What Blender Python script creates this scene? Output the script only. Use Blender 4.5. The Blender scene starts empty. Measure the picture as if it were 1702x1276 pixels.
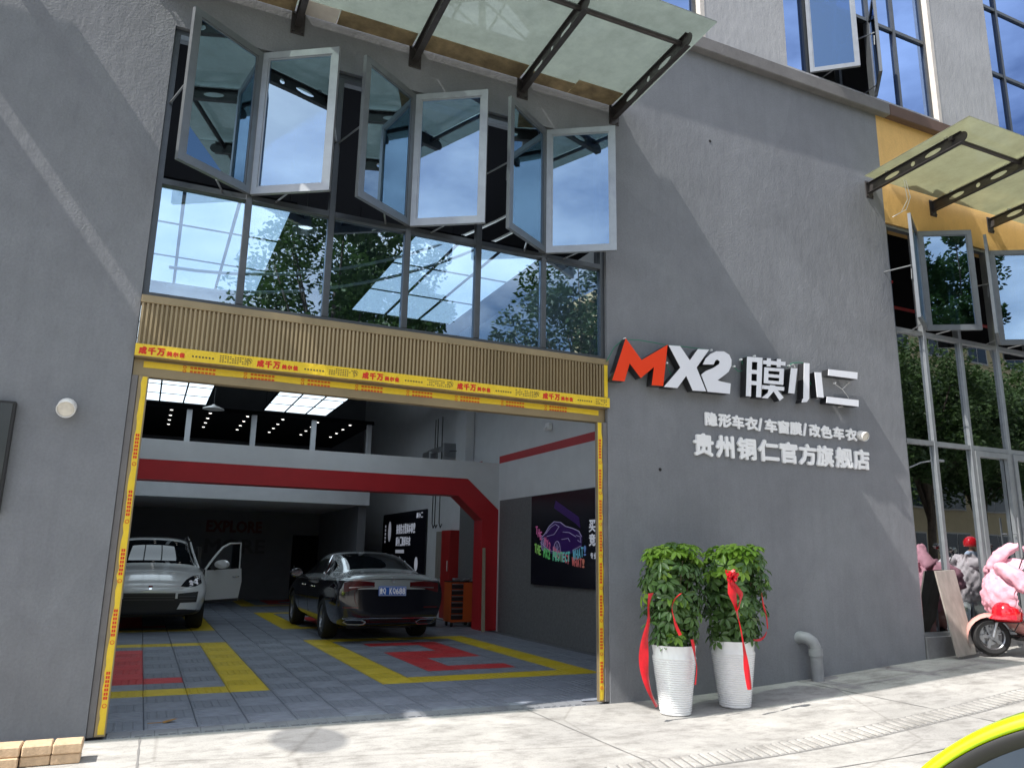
import bpy, bmesh, math, random
import numpy as np
from mathutils import Vector, Matrix
from mathutils.bvhtree import BVHTree
random.seed(7)
R = math.radians
sc = bpy.context.scene
COL = sc.collection
S = 0.9                      # drawing units of the survey -> metres

# ------------------------------------------------------------------ camera
cd = bpy.data.cameras.new('camera'); cam = bpy.data.objects.new('camera', cd); COL.objects.link(cam)
sc.camera = cam
cd.sensor_width = 36.0; cd.lens = 36.0 * 1291.3 / 1702.0; cd.clip_start = 0.05; cd.clip_end = 2000
YAW, PITCH, ROLL = R(24.789), R(12.591), R(1.0037)
f_ = Vector((math.sin(YAW)*math.cos(PITCH), math.cos(YAW)*math.cos(PITCH), math.sin(PITCH)))
r_ = Vector((math.cos(YAW), -math.sin(YAW), 0)); u_ = r_.cross(f_)
r2 = math.cos(ROLL)*r_ + math.sin(ROLL)*u_; u2 = -math.sin(ROLL)*r_ + math.cos(ROLL)*u_
CAM = Vector((0.2605, -7.9014, 1.55))
m4 = Matrix((r2, u2, -f_)).transposed().to_4x4(); m4.translation = CAM * S
cam.matrix_world = m4
def at(px, py, ax, val):     # photo pixel -> point on the plane coordinate[ax] == val (survey units)
    d = r2*((px-851)/1291.3) - u2*((py-638)/1291.3) + f_
    return CAM + d*((val-CAM[ax])/d[ax])

# ------------------------------------------------------------------ sky, sun, exposure
SUN = Vector((-0.77, -0.115, 1.0)).normalized()
w = bpy.data.worlds.new('World'); sc.world = w; w.use_nodes = True
nt = w.node_tree; bg = nt.nodes['Background']
sky = nt.nodes.new('ShaderNodeTexSky'); sky.sky_type = 'NISHITA'; sky.sun_disc = False
sky.sun_elevation = math.asin(SUN.z); sky.sun_rotation = math.atan2(SUN.x, SUN.y)
sky.air_density = 1.0; sky.dust_density = 2.2; sky.ozone_density = 1.6
tc = nt.nodes.new('ShaderNodeTexCoord'); mp = nt.nodes.new('ShaderNodeMapping')
mp.inputs['Scale'].default_value = (1, 1, 2.2); mp.inputs['Location'].default_value = (.3, 1.9, .4)
nz = nt.nodes.new('ShaderNodeTexNoise'); nz.inputs['Scale'].default_value = 2.1; nz.inputs['Detail'].default_value = 8; nz.inputs['Roughness'].default_value = .58
cr = nt.nodes.new('ShaderNodeValToRGB'); cr.color_ramp.elements[0].position = .42; cr.color_ramp.elements[1].position = .66
mx = nt.nodes.new('ShaderNodeMixRGB'); mx.inputs[2].default_value = (12.5, 12.9, 13.6, 1)
cl = nt.nodes.new('ShaderNodeMath'); cl.operation = 'MULTIPLY'; cl.inputs[1].default_value = .8
nt.links.new(tc.outputs['Generated'], mp.inputs[0]); nt.links.new(mp.outputs[0], nz.inputs['Vector'])
nt.links.new(nz.outputs['Fac'], cr.inputs[0]); nt.links.new(cr.outputs[0], cl.inputs[0]); nt.links.new(cl.outputs[0], mx.inputs[0])
nt.links.new(sky.outputs[0], mx.inputs[1]); nt.links.new(mx.outputs[0], bg.inputs[0])
bg.inputs[1].default_value = 0.105
sd = bpy.data.lights.new('sun', 'SUN'); sd.energy = 4.6; sd.angle = R(.53); sd.color = (1, .955, .88)
so = bpy.data.objects.new('sun', sd); COL.objects.link(so); so.rotation_euler = SUN.to_track_quat('Z', 'Y').to_euler(); so.location = (0, -6, 30)
vs = sc.view_settings; vs.view_transform = 'Standard'; vs.look = 'None'; vs.gamma = 1; vs.use_curve_mapping = False
vs.exposure = 0.78
sc.cycles.max_bounces = 10; sc.cycles.transparent_max_bounces = 16; sc.cycles.use_denoising = True
sc.cycles.sample_clamp_indirect = 6

# ------------------------------------------------------------------ materials
MATS = {}
def nodes(name):
    m = bpy.data.materials.new(name); m.use_nodes = True; MATS[name] = m
    return m, m.node_tree, m.node_tree.nodes['Principled BSDF']
def c4(c): return (c[0], c[1], c[2], 1)
def mul(c, k): return tuple(min(1, v*k) for v in c)
def pm(name, col, rough=.5, metal=0, var=0.0, vscale=6, bump=0, bscale=60, coat=0, stretch=None, pos=False, var2=0, emit=None, trans=0, rvar=0, spec=None):
    m, t, p = nodes(name)
    p.inputs['Base Color'].default_value = c4(col); p.inputs['Roughness'].default_value = rough; p.inputs['Metallic'].default_value = metal
    if coat: p.inputs['Coat Weight'].default_value = coat; p.inputs['Coat Roughness'].default_value = .04
    if spec is not None: p.inputs['Specular IOR Level'].default_value = spec
    if emit: p.inputs['Emission Color'].default_value = c4(emit[0]); p.inputs['Emission Strength'].default_value = emit[1]
    L = t.links
    if var or bump or rvar:
        if pos: co = t.nodes.new('ShaderNodeNewGeometry').outputs['Position']
        else: co = t.nodes.new('ShaderNodeTexCoord').outputs['Object']
        if stretch:
            mpn = t.nodes.new('ShaderNodeMapping'); mpn.inputs['Scale'].default_value = stretch; L.new(co, mpn.inputs[0]); co2 = mpn.outputs[0]
        else: co2 = co
    if var:
        n = t.nodes.new('ShaderNodeTexNoise'); n.inputs['Scale'].default_value = vscale; n.inputs['Detail'].default_value = 7; n.inputs['Roughness'].default_value = .62
        L.new(co2, n.inputs['Vector'])
        rp = t.nodes.new('ShaderNodeValToRGB'); rp.color_ramp.elements[0].position = .3; rp.color_ramp.elements[1].position = .7
        rp.color_ramp.elements[0].color = c4(mul(col, 1-var)); rp.color_ramp.elements[1].color = c4(mul(col, 1+var))
        L.new(n.outputs['Fac'], rp.inputs[0]); out = rp.outputs[0]
        if var2:
            n2 = t.nodes.new('ShaderNodeTexNoise'); n2.inputs['Scale'].default_value = vscale*.13; n2.inputs['Detail'].default_value = 4
            L.new(co, n2.inputs['Vector'])
            rp2 = t.nodes.new('ShaderNodeValToRGB'); rp2.color_ramp.elements[0].position = .35; rp2.color_ramp.elements[1].position = .65
            rp2.color_ramp.elements[0].color = (1-var2,)*3+(1,); rp2.color_ramp.elements[1].color = (1, 1, 1, 1)
            L.new(n2.outputs['Fac'], rp2.inputs[0])
            mm = t.nodes.new('ShaderNodeMixRGB'); mm.blend_type = 'MULTIPLY'; mm.inputs[0].default_value = 1
            L.new(out, mm.inputs[1]); L.new(rp2.outputs[0], mm.inputs[2]); out = mm.outputs[0]
        L.new(out, p.inputs['Base Color'])
        if rvar:
            mr = t.nodes.new('ShaderNodeMapRange'); mr.inputs[3].default_value = max(0, rough-rvar); mr.inputs[4].default_value = rough+rvar
            L.new(n.outputs['Fac'], mr.inputs[0]); L.new(mr.outputs[0], p.inputs['Roughness'])
    if bump:
        b = t.nodes.new('ShaderNodeBump'); b.inputs['Strength'].default_value = bump; b.inputs['Distance'].default_value = .01
        n3 = t.nodes.new('ShaderNodeTexNoise'); n3.inputs['Scale'].default_value = bscale; n3.inputs['Detail'].default_value = 5
        L.new(co2 if stretch else co, n3.inputs['Vector']); L.new(n3.outputs['Fac'], b.inputs['Height']); L.new(b.outputs[0], p.inputs['Normal'])
    return m
def stucco(name, base, amt, streak):
    m, t, p = nodes(name); L = t.links
    co = t.nodes.new('ShaderNodeNewGeometry').outputs['Position']
    def noise(scale, det=6, sx=None, rough=.6):
        n = t.nodes.new('ShaderNodeTexNoise'); n.inputs['Scale'].default_value = scale; n.inputs['Detail'].default_value = det; n.inputs['Roughness'].default_value = rough
        if sx:
            q = t.nodes.new('ShaderNodeMapping'); q.inputs['Scale'].default_value = sx; L.new(co, q.inputs[0]); L.new(q.outputs[0], n.inputs['Vector'])
        else: L.new(co, n.inputs['Vector'])
        return n.outputs['Fac']
    def ramp(x, a, b, lo, hi):
        r = t.nodes.new('ShaderNodeValToRGB'); r.color_ramp.elements[0].position = lo; r.color_ramp.elements[1].position = hi
        r.color_ramp.elements[0].color = a; r.color_ramp.elements[1].color = b; L.new(x, r.inputs[0]); return r.outputs[0]
    def mult(a, b, f=1):
        q = t.nodes.new('ShaderNodeMixRGB'); q.blend_type = 'MULTIPLY'; q.inputs[0].default_value = f; L.new(a, q.inputs[1]); L.new(b, q.inputs[2]); return q.outputs[0]
    a = ramp(noise(1.1, 5), c4(mul(base, 1-amt)), c4(mul(base, 1+amt)), .3, .7)
    s = ramp(noise(5, 6, streak), (.91, .91, .915, 1), (1, 1, 1, 1), .3, .62)
    g = ramp(noise(45, 4), (.9, .9, .9, 1), (1, 1, 1, 1), .3, .6)
    pv = t.nodes.new('ShaderNodeTexVoronoi'); pv.inputs['Scale'].default_value = .55; wn = t.nodes.new('ShaderNodeMixRGB'); wn.inputs[0].default_value = .28
    nn = t.nodes.new('ShaderNodeTexNoise'); nn.inputs['Scale'].default_value = 1.6; nn.inputs['Detail'].default_value = 4; L.new(co, nn.inputs['Vector']); L.new(co, wn.inputs[1]); L.new(nn.outputs['Color'], wn.inputs[2]); L.new(wn.outputs[0], pv.inputs['Vector'])
    pr_ = ramp(pv.outputs['Color'], (.93, .93, .935, 1), (1, 1, 1, 1), .2, .8)
    st_ = ramp(noise(3.5, 5, (3.2, 1, .16)), (.965, .965, .967, 1), (1, 1, 1, 1), .36, .5)
    col = mult(mult(mult(mult(a, s), g), pr_), st_)
    L.new(col, p.inputs['Base Color']); p.inputs['Roughness'].default_value = .82; p.inputs['Specular IOR Level'].default_value = .3
    # troweled relief: fine grit where the mask is high, smoother elsewhere
    msk = ramp(noise(.55, 3), (.25, .25, .25, 1), (1, 1, 1, 1), .42, .6)
    fine = noise(42, 3, (1, 1, 1.25)); tro = noise(7, 5, (1.6, 1, .8))
    mm = t.nodes.new('ShaderNodeMath'); mm.operation = 'MULTIPLY'; L.new(fine, mm.inputs[0]); L.new(msk, mm.inputs[1])
    ad = t.nodes.new('ShaderNodeMath'); ad.operation = 'MULTIPLY_ADD'; ad.inputs[1].default_value = 1.2; L.new(tro, ad.inputs[0]); L.new(mm.outputs[0], ad.inputs[2])
    b = t.nodes.new('ShaderNodeBump'); b.inputs['Strength'].default_value = .6; b.inputs['Distance'].default_value = .009
    L.new(ad.outputs[0], b.inputs['Height']); L.new(b.outputs[0], p.inputs['Normal'])
    return m
stucco('wall_grey', (.216, .227, .246), .09, (1.0, 1, .75))
stucco('wall_upper', (.42, .425, .44), .10, (2.5, 1, .5))
stucco('wall_yellow', (.74, .465, .17), .05, (1.2, 1, .6))
def concrete():
    m, t, p = nodes('concrete'); L = t.links
    geo = t.nodes.new('ShaderNodeNewGeometry'); co = geo.outputs['Position']
    def noise(scale, det=6, rough=.6, sx=None):
        n = t.nodes.new('ShaderNodeTexNoise'); n.inputs['Scale'].default_value = scale; n.inputs['Detail'].default_value = det; n.inputs['Roughness'].default_value = rough
        if sx:
            q = t.nodes.new('ShaderNodeMapping'); q.inputs['Scale'].default_value = sx; L.new(co, q.inputs[0]); L.new(q.outputs[0], n.inputs['Vector'])
        else: L.new(co, n.inputs['Vector'])
        return n.outputs['Fac']
    def ramp(x, a, b, lo, hi):
        r = t.nodes.new('ShaderNodeValToRGB'); r.color_ramp.elements[0].position = lo; r.color_ramp.elements[1].position = hi
        r.color_ramp.elements[0].color = a; r.color_ramp.elements[1].color = b; L.new(x, r.inputs[0]); return r.outputs[0]
    def mult(a, b):
        q = t.nodes.new('ShaderNodeMixRGB'); q.blend_type = 'MULTIPLY'; q.inputs[0].default_value = 1; L.new(a, q.inputs[1]); L.new(b, q.inputs[2]); return q.outputs[0]
    base = ramp(noise(1.3, 8, .65), (.34, .332, .315, 1), (.465, .455, .433, 1), .32, .66)
    dirt = ramp(noise(3.2, 9, .72, (1, 1.6, 1)), (.66, .65, .645, 1), (1, 1, 1, 1), .34, .53)
    speck = ramp(noise(70, 3, .7), (.72, .72, .72, 1), (1, 1, 1, 1), .30, .46)
    big = ramp(noise(.5, 3), (.8, .8, .81, 1), (1, 1, 1, 1), .38, .62)
    # cracks / cold joints: thin dark voronoi edges
    v = t.nodes.new('ShaderNodeTexVoronoi'); v.feature = 'DISTANCE_TO_EDGE'; v.inputs['Scale'].default_value = .42; L.new(co, v.inputs['Vector'])
    ck = ramp(v.outputs['Distance'], (.8, .79, .78, 1), (1, 1, 1, 1), .0, .008)
    # rounded, soft-edged spot in front of the door, darker and bluish
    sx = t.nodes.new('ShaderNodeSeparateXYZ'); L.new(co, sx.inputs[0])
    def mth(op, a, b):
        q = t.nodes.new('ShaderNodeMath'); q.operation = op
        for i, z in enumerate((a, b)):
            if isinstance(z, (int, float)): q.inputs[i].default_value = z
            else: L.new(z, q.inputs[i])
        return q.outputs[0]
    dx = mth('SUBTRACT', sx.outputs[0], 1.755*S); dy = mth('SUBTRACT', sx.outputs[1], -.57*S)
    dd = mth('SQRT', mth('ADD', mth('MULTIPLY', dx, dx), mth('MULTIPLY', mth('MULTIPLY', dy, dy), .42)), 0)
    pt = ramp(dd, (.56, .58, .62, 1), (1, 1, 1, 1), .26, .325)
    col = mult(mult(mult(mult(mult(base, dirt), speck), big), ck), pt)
    L.new(col, p.inputs['Base Color']); p.inputs['Roughness'].default_value = .88; p.inputs['Specular IOR Level'].default_value = .25
    b = t.nodes.new('ShaderNodeBump'); b.inputs['Strength'].default_value = .35; b.inputs['Distance'].default_value = .01
    ad = mth('ADD', noise(9, 8, .7), mth('MULTIPLY', noise(120, 3), .4)); L.new(ad, b.inputs['Height']); L.new(b.outputs[0], p.inputs['Normal'])
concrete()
def glass(name, tint, refl, gcol=(.9, .95, 1)):
    m = bpy.data.materials.new(name); m.use_nodes = True; MATS[name] = m; t = m.node_tree; t.nodes.clear(); L = t.links
    o = t.nodes.new('ShaderNodeOutputMaterial'); tr = t.nodes.new('ShaderNodeBsdfTransparent'); tr.inputs[0].default_value = c4(tint)
    gl = t.nodes.new('ShaderNodeBsdfGlossy'); gl.inputs['Roughness'].default_value = .0; gl.inputs[0].default_value = c4(gcol)
    fr = t.nodes.new('ShaderNodeFresnel'); fr.inputs[0].default_value = 1.6
    mr = t.nodes.new('ShaderNodeMapRange'); mr.inputs[1].default_value = 0; mr.inputs[2].default_value = 1; mr.inputs[3].default_value = refl; mr.inputs[4].default_value = 1
    mixn = t.nodes.new('ShaderNodeMixShader')
    # faint waviness of real panes
    n = t.nodes.new('ShaderNodeTexNoise'); n.inputs['Scale'].default_value = 1.3; n.inputs['Detail'].default_value = 1
    g = t.nodes.new('ShaderNodeNewGeometry'); L.new(g.outputs['Position'], n.inputs['Vector'])
    b = t.nodes.new('ShaderNodeBump'); b.inputs['Strength'].default_value = .05; b.inputs['Distance'].default_value = .02; L.new(n.outputs['Fac'], b.inputs['Height'])
    L.new(b.outputs[0], gl.inputs['Normal'])
    L.new(fr.outputs[0], mr.inputs[0]); L.new(mr.outputs[0], mixn.inputs[0]); L.new(tr.outputs[0], mixn.inputs[1]); L.new(gl.outputs[0], mixn.inputs[2]); L.new(mixn.outputs[0], o.inputs[0])
    return m
glass('glass_window', (.62, .73, .83), .27, (.74, .88, 1))
glass('glass_sash', (.24, .36, .54), .36, (.58, .80, 1))
glass('glass_upper', (.06, .10, .2), .5, (.30, .46, .85))
glass('glass_shop', (.45, .52, .52), .30)
def canopy_glass(name, tint, milk):
    m = bpy.data.materials.new(name); m.use_nodes = True; MATS[name] = m; t = m.node_tree; t.nodes.clear(); L = t.links
    o = t.nodes.new('ShaderNodeOutputMaterial'); tr = t.nodes.new('ShaderNodeBsdfTransparent'); tr.inputs[0].default_value = c4(tint)
    tl = t.nodes.new('ShaderNodeBsdfTranslucent'); df = t.nodes.new('ShaderNodeBsdfDiffuse'); gl = t.nodes.new('ShaderNodeBsdfGlossy'); gl.inputs['Roughness'].default_value = .03
    tl.inputs[0].default_value = c4(mul(tint, .95)); df.inputs[0].default_value = c4(mul(tint, .7))
    n = t.nodes.new('ShaderNodeTexNoise'); n.inputs['Scale'].default_value = 3.0; n.inputs['Detail'].default_value = 9; n.inputs['Roughness'].default_value = .7
    g = t.nodes.new('ShaderNodeNewGeometry'); L.new(g.outputs['Position'], n.inputs['Vector'])
    mr = t.nodes.new('ShaderNodeMapRange'); mr.inputs[1].default_value = .3; mr.inputs[2].default_value = .7; mr.inputs[3].default_value = milk-.1; mr.inputs[4].default_value = milk+.1; L.new(n.outputs['Fac'], mr.inputs[0])
    a = t.nodes.new('ShaderNodeMixShader'); a.inputs[0].default_value = .35; L.new(tl.outputs[0], a.inputs[1]); L.new(df.outputs[0], a.inputs[2])
    b = t.nodes.new('ShaderNodeMixShader'); L.new(mr.outputs[0], b.inputs[0]); L.new(tr.outputs[0], b.inputs[1]); L.new(a.outputs[0], b.inputs[2])
    fr = t.nodes.new('ShaderNodeFresnel'); fr.inputs[0].default_value = 1.5
    c = t.nodes.new('ShaderNodeMixShader'); L.new(fr.outputs[0], c.inputs[0]); L.new(b.outputs[0], c.inputs[1]); L.new(gl.outputs[0], c.inputs[2]); L.new(c.outputs[0], o.inputs[0])
canopy_glass('canopy_glass', (.68, .76, .735), .45)
canopy_glass('canopy_glass_right', (.82, .84, .66), .5)
pm('frame_metal', (.085, .095, .105), .38, .55, var=.12, vscale=9)
pm('frame_light', (.30, .32, .34), .35, .6, var=.1, vscale=8)
pm('sash_metal', (.17, .185, .20), .34, .65, var=.1, vscale=7)
pm('bracket_metal', (.055, .05, .05), .45, .5, var=.2, vscale=12)
pm('dark_gap', (.012, .012, .013), .8)
pm('gold', (.36, .28, .165), .36, .75, var=.14, vscale=5, stretch=(1, 1, .1))
pm('gold_flat', (.33, .26, .155), .42, .6, var=.12, vscale=3)
pm('tape_yellow', (.78, .55, .03), .35, 0, var=.06, vscale=14, bump=.5, bscale=25)
pm('print_red', (.62, .03, .01), .6)
pm('print_dark', (.10, .07, .03), .6)
pm('rust_strip', (.19, .145, .08), .9, 0, var=.5, vscale=5, bump=.4, bscale=30)
pm('ledge_grey', (.155, .15, .15), .8, 0, var=.15, vscale=4, bump=.3, bscale=40)
pm('ledge_brown', (.115, .07, .055), .8, 0, var=.15, vscale=4)
pm('reveal_pale', (.58, .54, .50), .8, 0, var=.12, vscale=6, bump=.2)
pm('letter_white', (.80, .82, .88), .32)
pm('letter_red', (.86, .05, .008), .30)
pm('letter_side', (.02, .021, .024), .4)
pm('acrylic_white', (.88, .89, .90), .4)
pm('wire_green', (.03, .20, .12), .5)
pm('wire_white', (.7, .7, .68), .5)
pm('wire_black', (.02, .02, .02), .5)
pm('lamp_body', (.42, .43, .45), .35, .5)
pm('lamp_lens', (.70, .66, .58), .3, var=.15, vscale=14)
pm('lamp_white', (.78, .77, .74), .4)
pm('pipe_grey', (.27, .28, .295), .5, 0, var=.12, vscale=6)
pm('pot_white', (.78, .79, .80), .22, 0, var=.04, vscale=5, coat=.4)
pm('soil', (.05, .035, .025), .95, var=.4, vscale=30, bump=.8, bscale=40)
pm('stem_brown', (.12, .10, .06), .8)
pm('ribbon_red', (.58, .006, .016), .35, 0, var=.12, vscale=20)
def leafmat(name, a, b, rough=.38):
    m, t, p = nodes(name); L = t.links
    oi = t.nodes.new('ShaderNodeObjectInfo'); r = t.nodes.new('ShaderNodeValToRGB'); r.color_ramp.elements[0].color = c4(a); r.color_ramp.elements[1].color = c4(b)
    n = t.nodes.new('ShaderNodeTexNoise'); n.inputs['Scale'].default_value = 4; g = t.nodes.new('ShaderNodeNewGeometry'); L.new(g.outputs['Position'], n.inputs['Vector'])
    q = t.nodes.new('ShaderNodeMath'); q.operation = 'ADD'; L.new(oi.outputs['Random'], q.inputs[0]); L.new(n.outputs['Fac'], q.inputs[1])
    h = t.nodes.new('ShaderNodeMath'); h.operation = 'MULTIPLY'; h.inputs[1].default_value = .52; L.new(q.outputs[0], h.inputs[0]); L.new(h.outputs[0], r.inputs[0])
    L.new(r.outputs[0], p.inputs['Base Color']); p.inputs['Roughness'].default_value = rough
    p.inputs['Subsurface Weight'].default_value = 0
    o = [x for x in t.nodes if x.type == 'OUTPUT_MATERIAL'][0]
    tl = t.nodes.new('ShaderNodeBsdfTranslucent'); L.new(r.outputs[0], tl.inputs[0])
    ms = t.nodes.new('ShaderNodeMixShader'); ms.inputs[0].default_value = .28; L.new(p.outputs[0], ms.inputs[1]); L.new(tl.outputs[0], ms.inputs[2]); L.new(ms.outputs[0], o.inputs[0])
leafmat('leaf_dark', (.055, .125, .04), (.13, .23, .065), .24)
leafmat('leaf_young', (.13, .29, .025), (.28, .44, .06), .32)
leafmat('leaf_tree', (.025, .06, .015), (.085, .15, .04), .5)
pm('bark', (.10, .08, .06), .9, 0, var=.3, vscale=10, bump=.6, bscale=20)
# interior
pm('int_white', (.66, .675, .70), .6, 0, var=.05, vscale=3)
pm('int_grey_tile', (.15, .153, .158), .6, 0, var=.18, vscale=25)
pm('int_dark', (.15, .155, .17), .75, 0, var=.1, vscale=2)
pm('int_black', (.010, .010, .012), .95, spec=.05)
pm('int_red', (.48, .018, .025), .42, 0, var=.06, vscale=3)
pm('tile_grey', (.23, .255, .305), .45, 0, var=.2, vscale=9, rvar=.1)
pm('tile_grey_b', (.205, .23, .275), .5, 0, var=.2, vscale=9, rvar=.1)
pm('tile_yellow', (.64, .48, .02), .42, 0, var=.1, vscale=9)
pm('tile_red', (.56, .04, .045), .42, 0, var=.12, vscale=9)
pm('tile_edge', (.20, .21, .23), .5)
pm('led_panel', (.8, .8, .8), .5, emit=((.74, .88, 1.0), 1.0))
pm('downlight', (.8, .8, .8), .5, emit=((1, .97, .92), 2.2))
pm('poster_black', (.008, .008, .016), .25)
pm('poster_purple', (.035, .012, .10), .3, emit=((.05, .01, .2), .04))
pm('poster_white', (.75, .75, .8), .4, emit=((.8, .85, 1), .10))
pm('poster_line', (.45, .40, .65), .4, emit=((.6, .55, .9), .05))
pm('screen_glass', (.006, .008, .006), .05, spec=.6)
pm('wood_plank', (.36, .30, .22), .7, 0, var=.15, vscale=6, stretch=(4, 4, .5))
pm('board_grey', (.26, .235, .21), .65, 0, var=.22, vscale=5, stretch=(3, 3, .6))
pm('cab_orange', (.55, .10, .02), .4)
pm('cab_red', (.38, .02, .02), .35)
pm('steel', (.42, .43, .45), .3, .85)
pm('plastic_black', (.015, .015, .016), .45)
# cars
pm('paint_grey', (.74, .76, .75), .28, .1, coat=1)
pm('paint_silver', (.62, .68, .69), .24, .55, coat=1)
pm('paint_black', (.008, .008, .014), .10, 0, coat=1)
pm('paint_lime', (.55, .78, .0), .3, 0, coat=.8)
pm('car_glass', (.006, .008, .010), .03, spec=.7)
pm('tyre', (.014, .014, .015), .75, bump=.3, bscale=30)
pm('rim', (.30, .31, .33), .28, .85)
pm('rim_dark', (.10, .10, .11), .3, .8)
pm('chrome', (.75, .76, .78), .1, 1)
pm('tail_red', (.10, .004, .006), .1, coat=1)
pm('lamp_dark', (.02, .022, .026), .06, coat=1)
pm('plate_blue', (.02, .12, .52), .4)
pm('plate_white', (.85, .86, .88), .4, emit=((.8, .88, 1), .05))
# scooter
pm('scoot_pink', (.62, .30, .27), .25, 0, coat=.8)
pm('cloth_pink', (.66, .33, .41), .75, 0, var=.10, vscale=18, bump=.9, bscale=16)
pm('cloth_white', (.66, .60, .63), .7, 0, var=.06, vscale=18, bump=.9, bscale=14)
pm('helmet_red', (.66, .006, .016), .08, 0, coat=1)
pm('mirror_glass', (.75, .75, .72), .02, 1)
pm('brick_beige', (.56, .40, .255), .85, 0, var=.16, vscale=14, bump=.5, bscale=50)
pm('plinth_grey', (.16, .16, .165), .35, 0, var=.25, vscale=5)
pm('asphalt', (.055, .055, .057), .9, 0, var=.2, vscale=20)
pm('kerb_stone', (.36, .35, .33), .8, 0, var=.15, vscale=8)
pm('house_cream', (.62, .50, .29), .8, 0, var=.08, vscale=2)
pm('house_white', (.60, .58, .54), .8, 0, var=.08, vscale=2)
pm('roof_red', (.30, .09, .06), .7, 0, var=.2, vscale=5)
pm('win_dark', (.03, .045, .07), .05, spec=.6)
pm('sprinkler_red', (.45, .02, .02), .45)
pm('tile_shop', (.25, .25, .25), .6)
pm('cardboard', (.45, .30, .14), .8)
pm('sign_dim_red', (.11, .012, .012), .6)
pm('sign_dim', (.085, .085, .09), .6)
pm('joint_gap', (.20, .195, .19), .9)
pm('skin_tone', (.42, .25, .17), .6)
pm('shirt_blue', (.45, .55, .72), .8)
pm('trousers', (.03, .035, .05), .8)
pm('leaf_dry', (.42, .22, .05), .8)
def M(n): return MATS[n]

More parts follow.
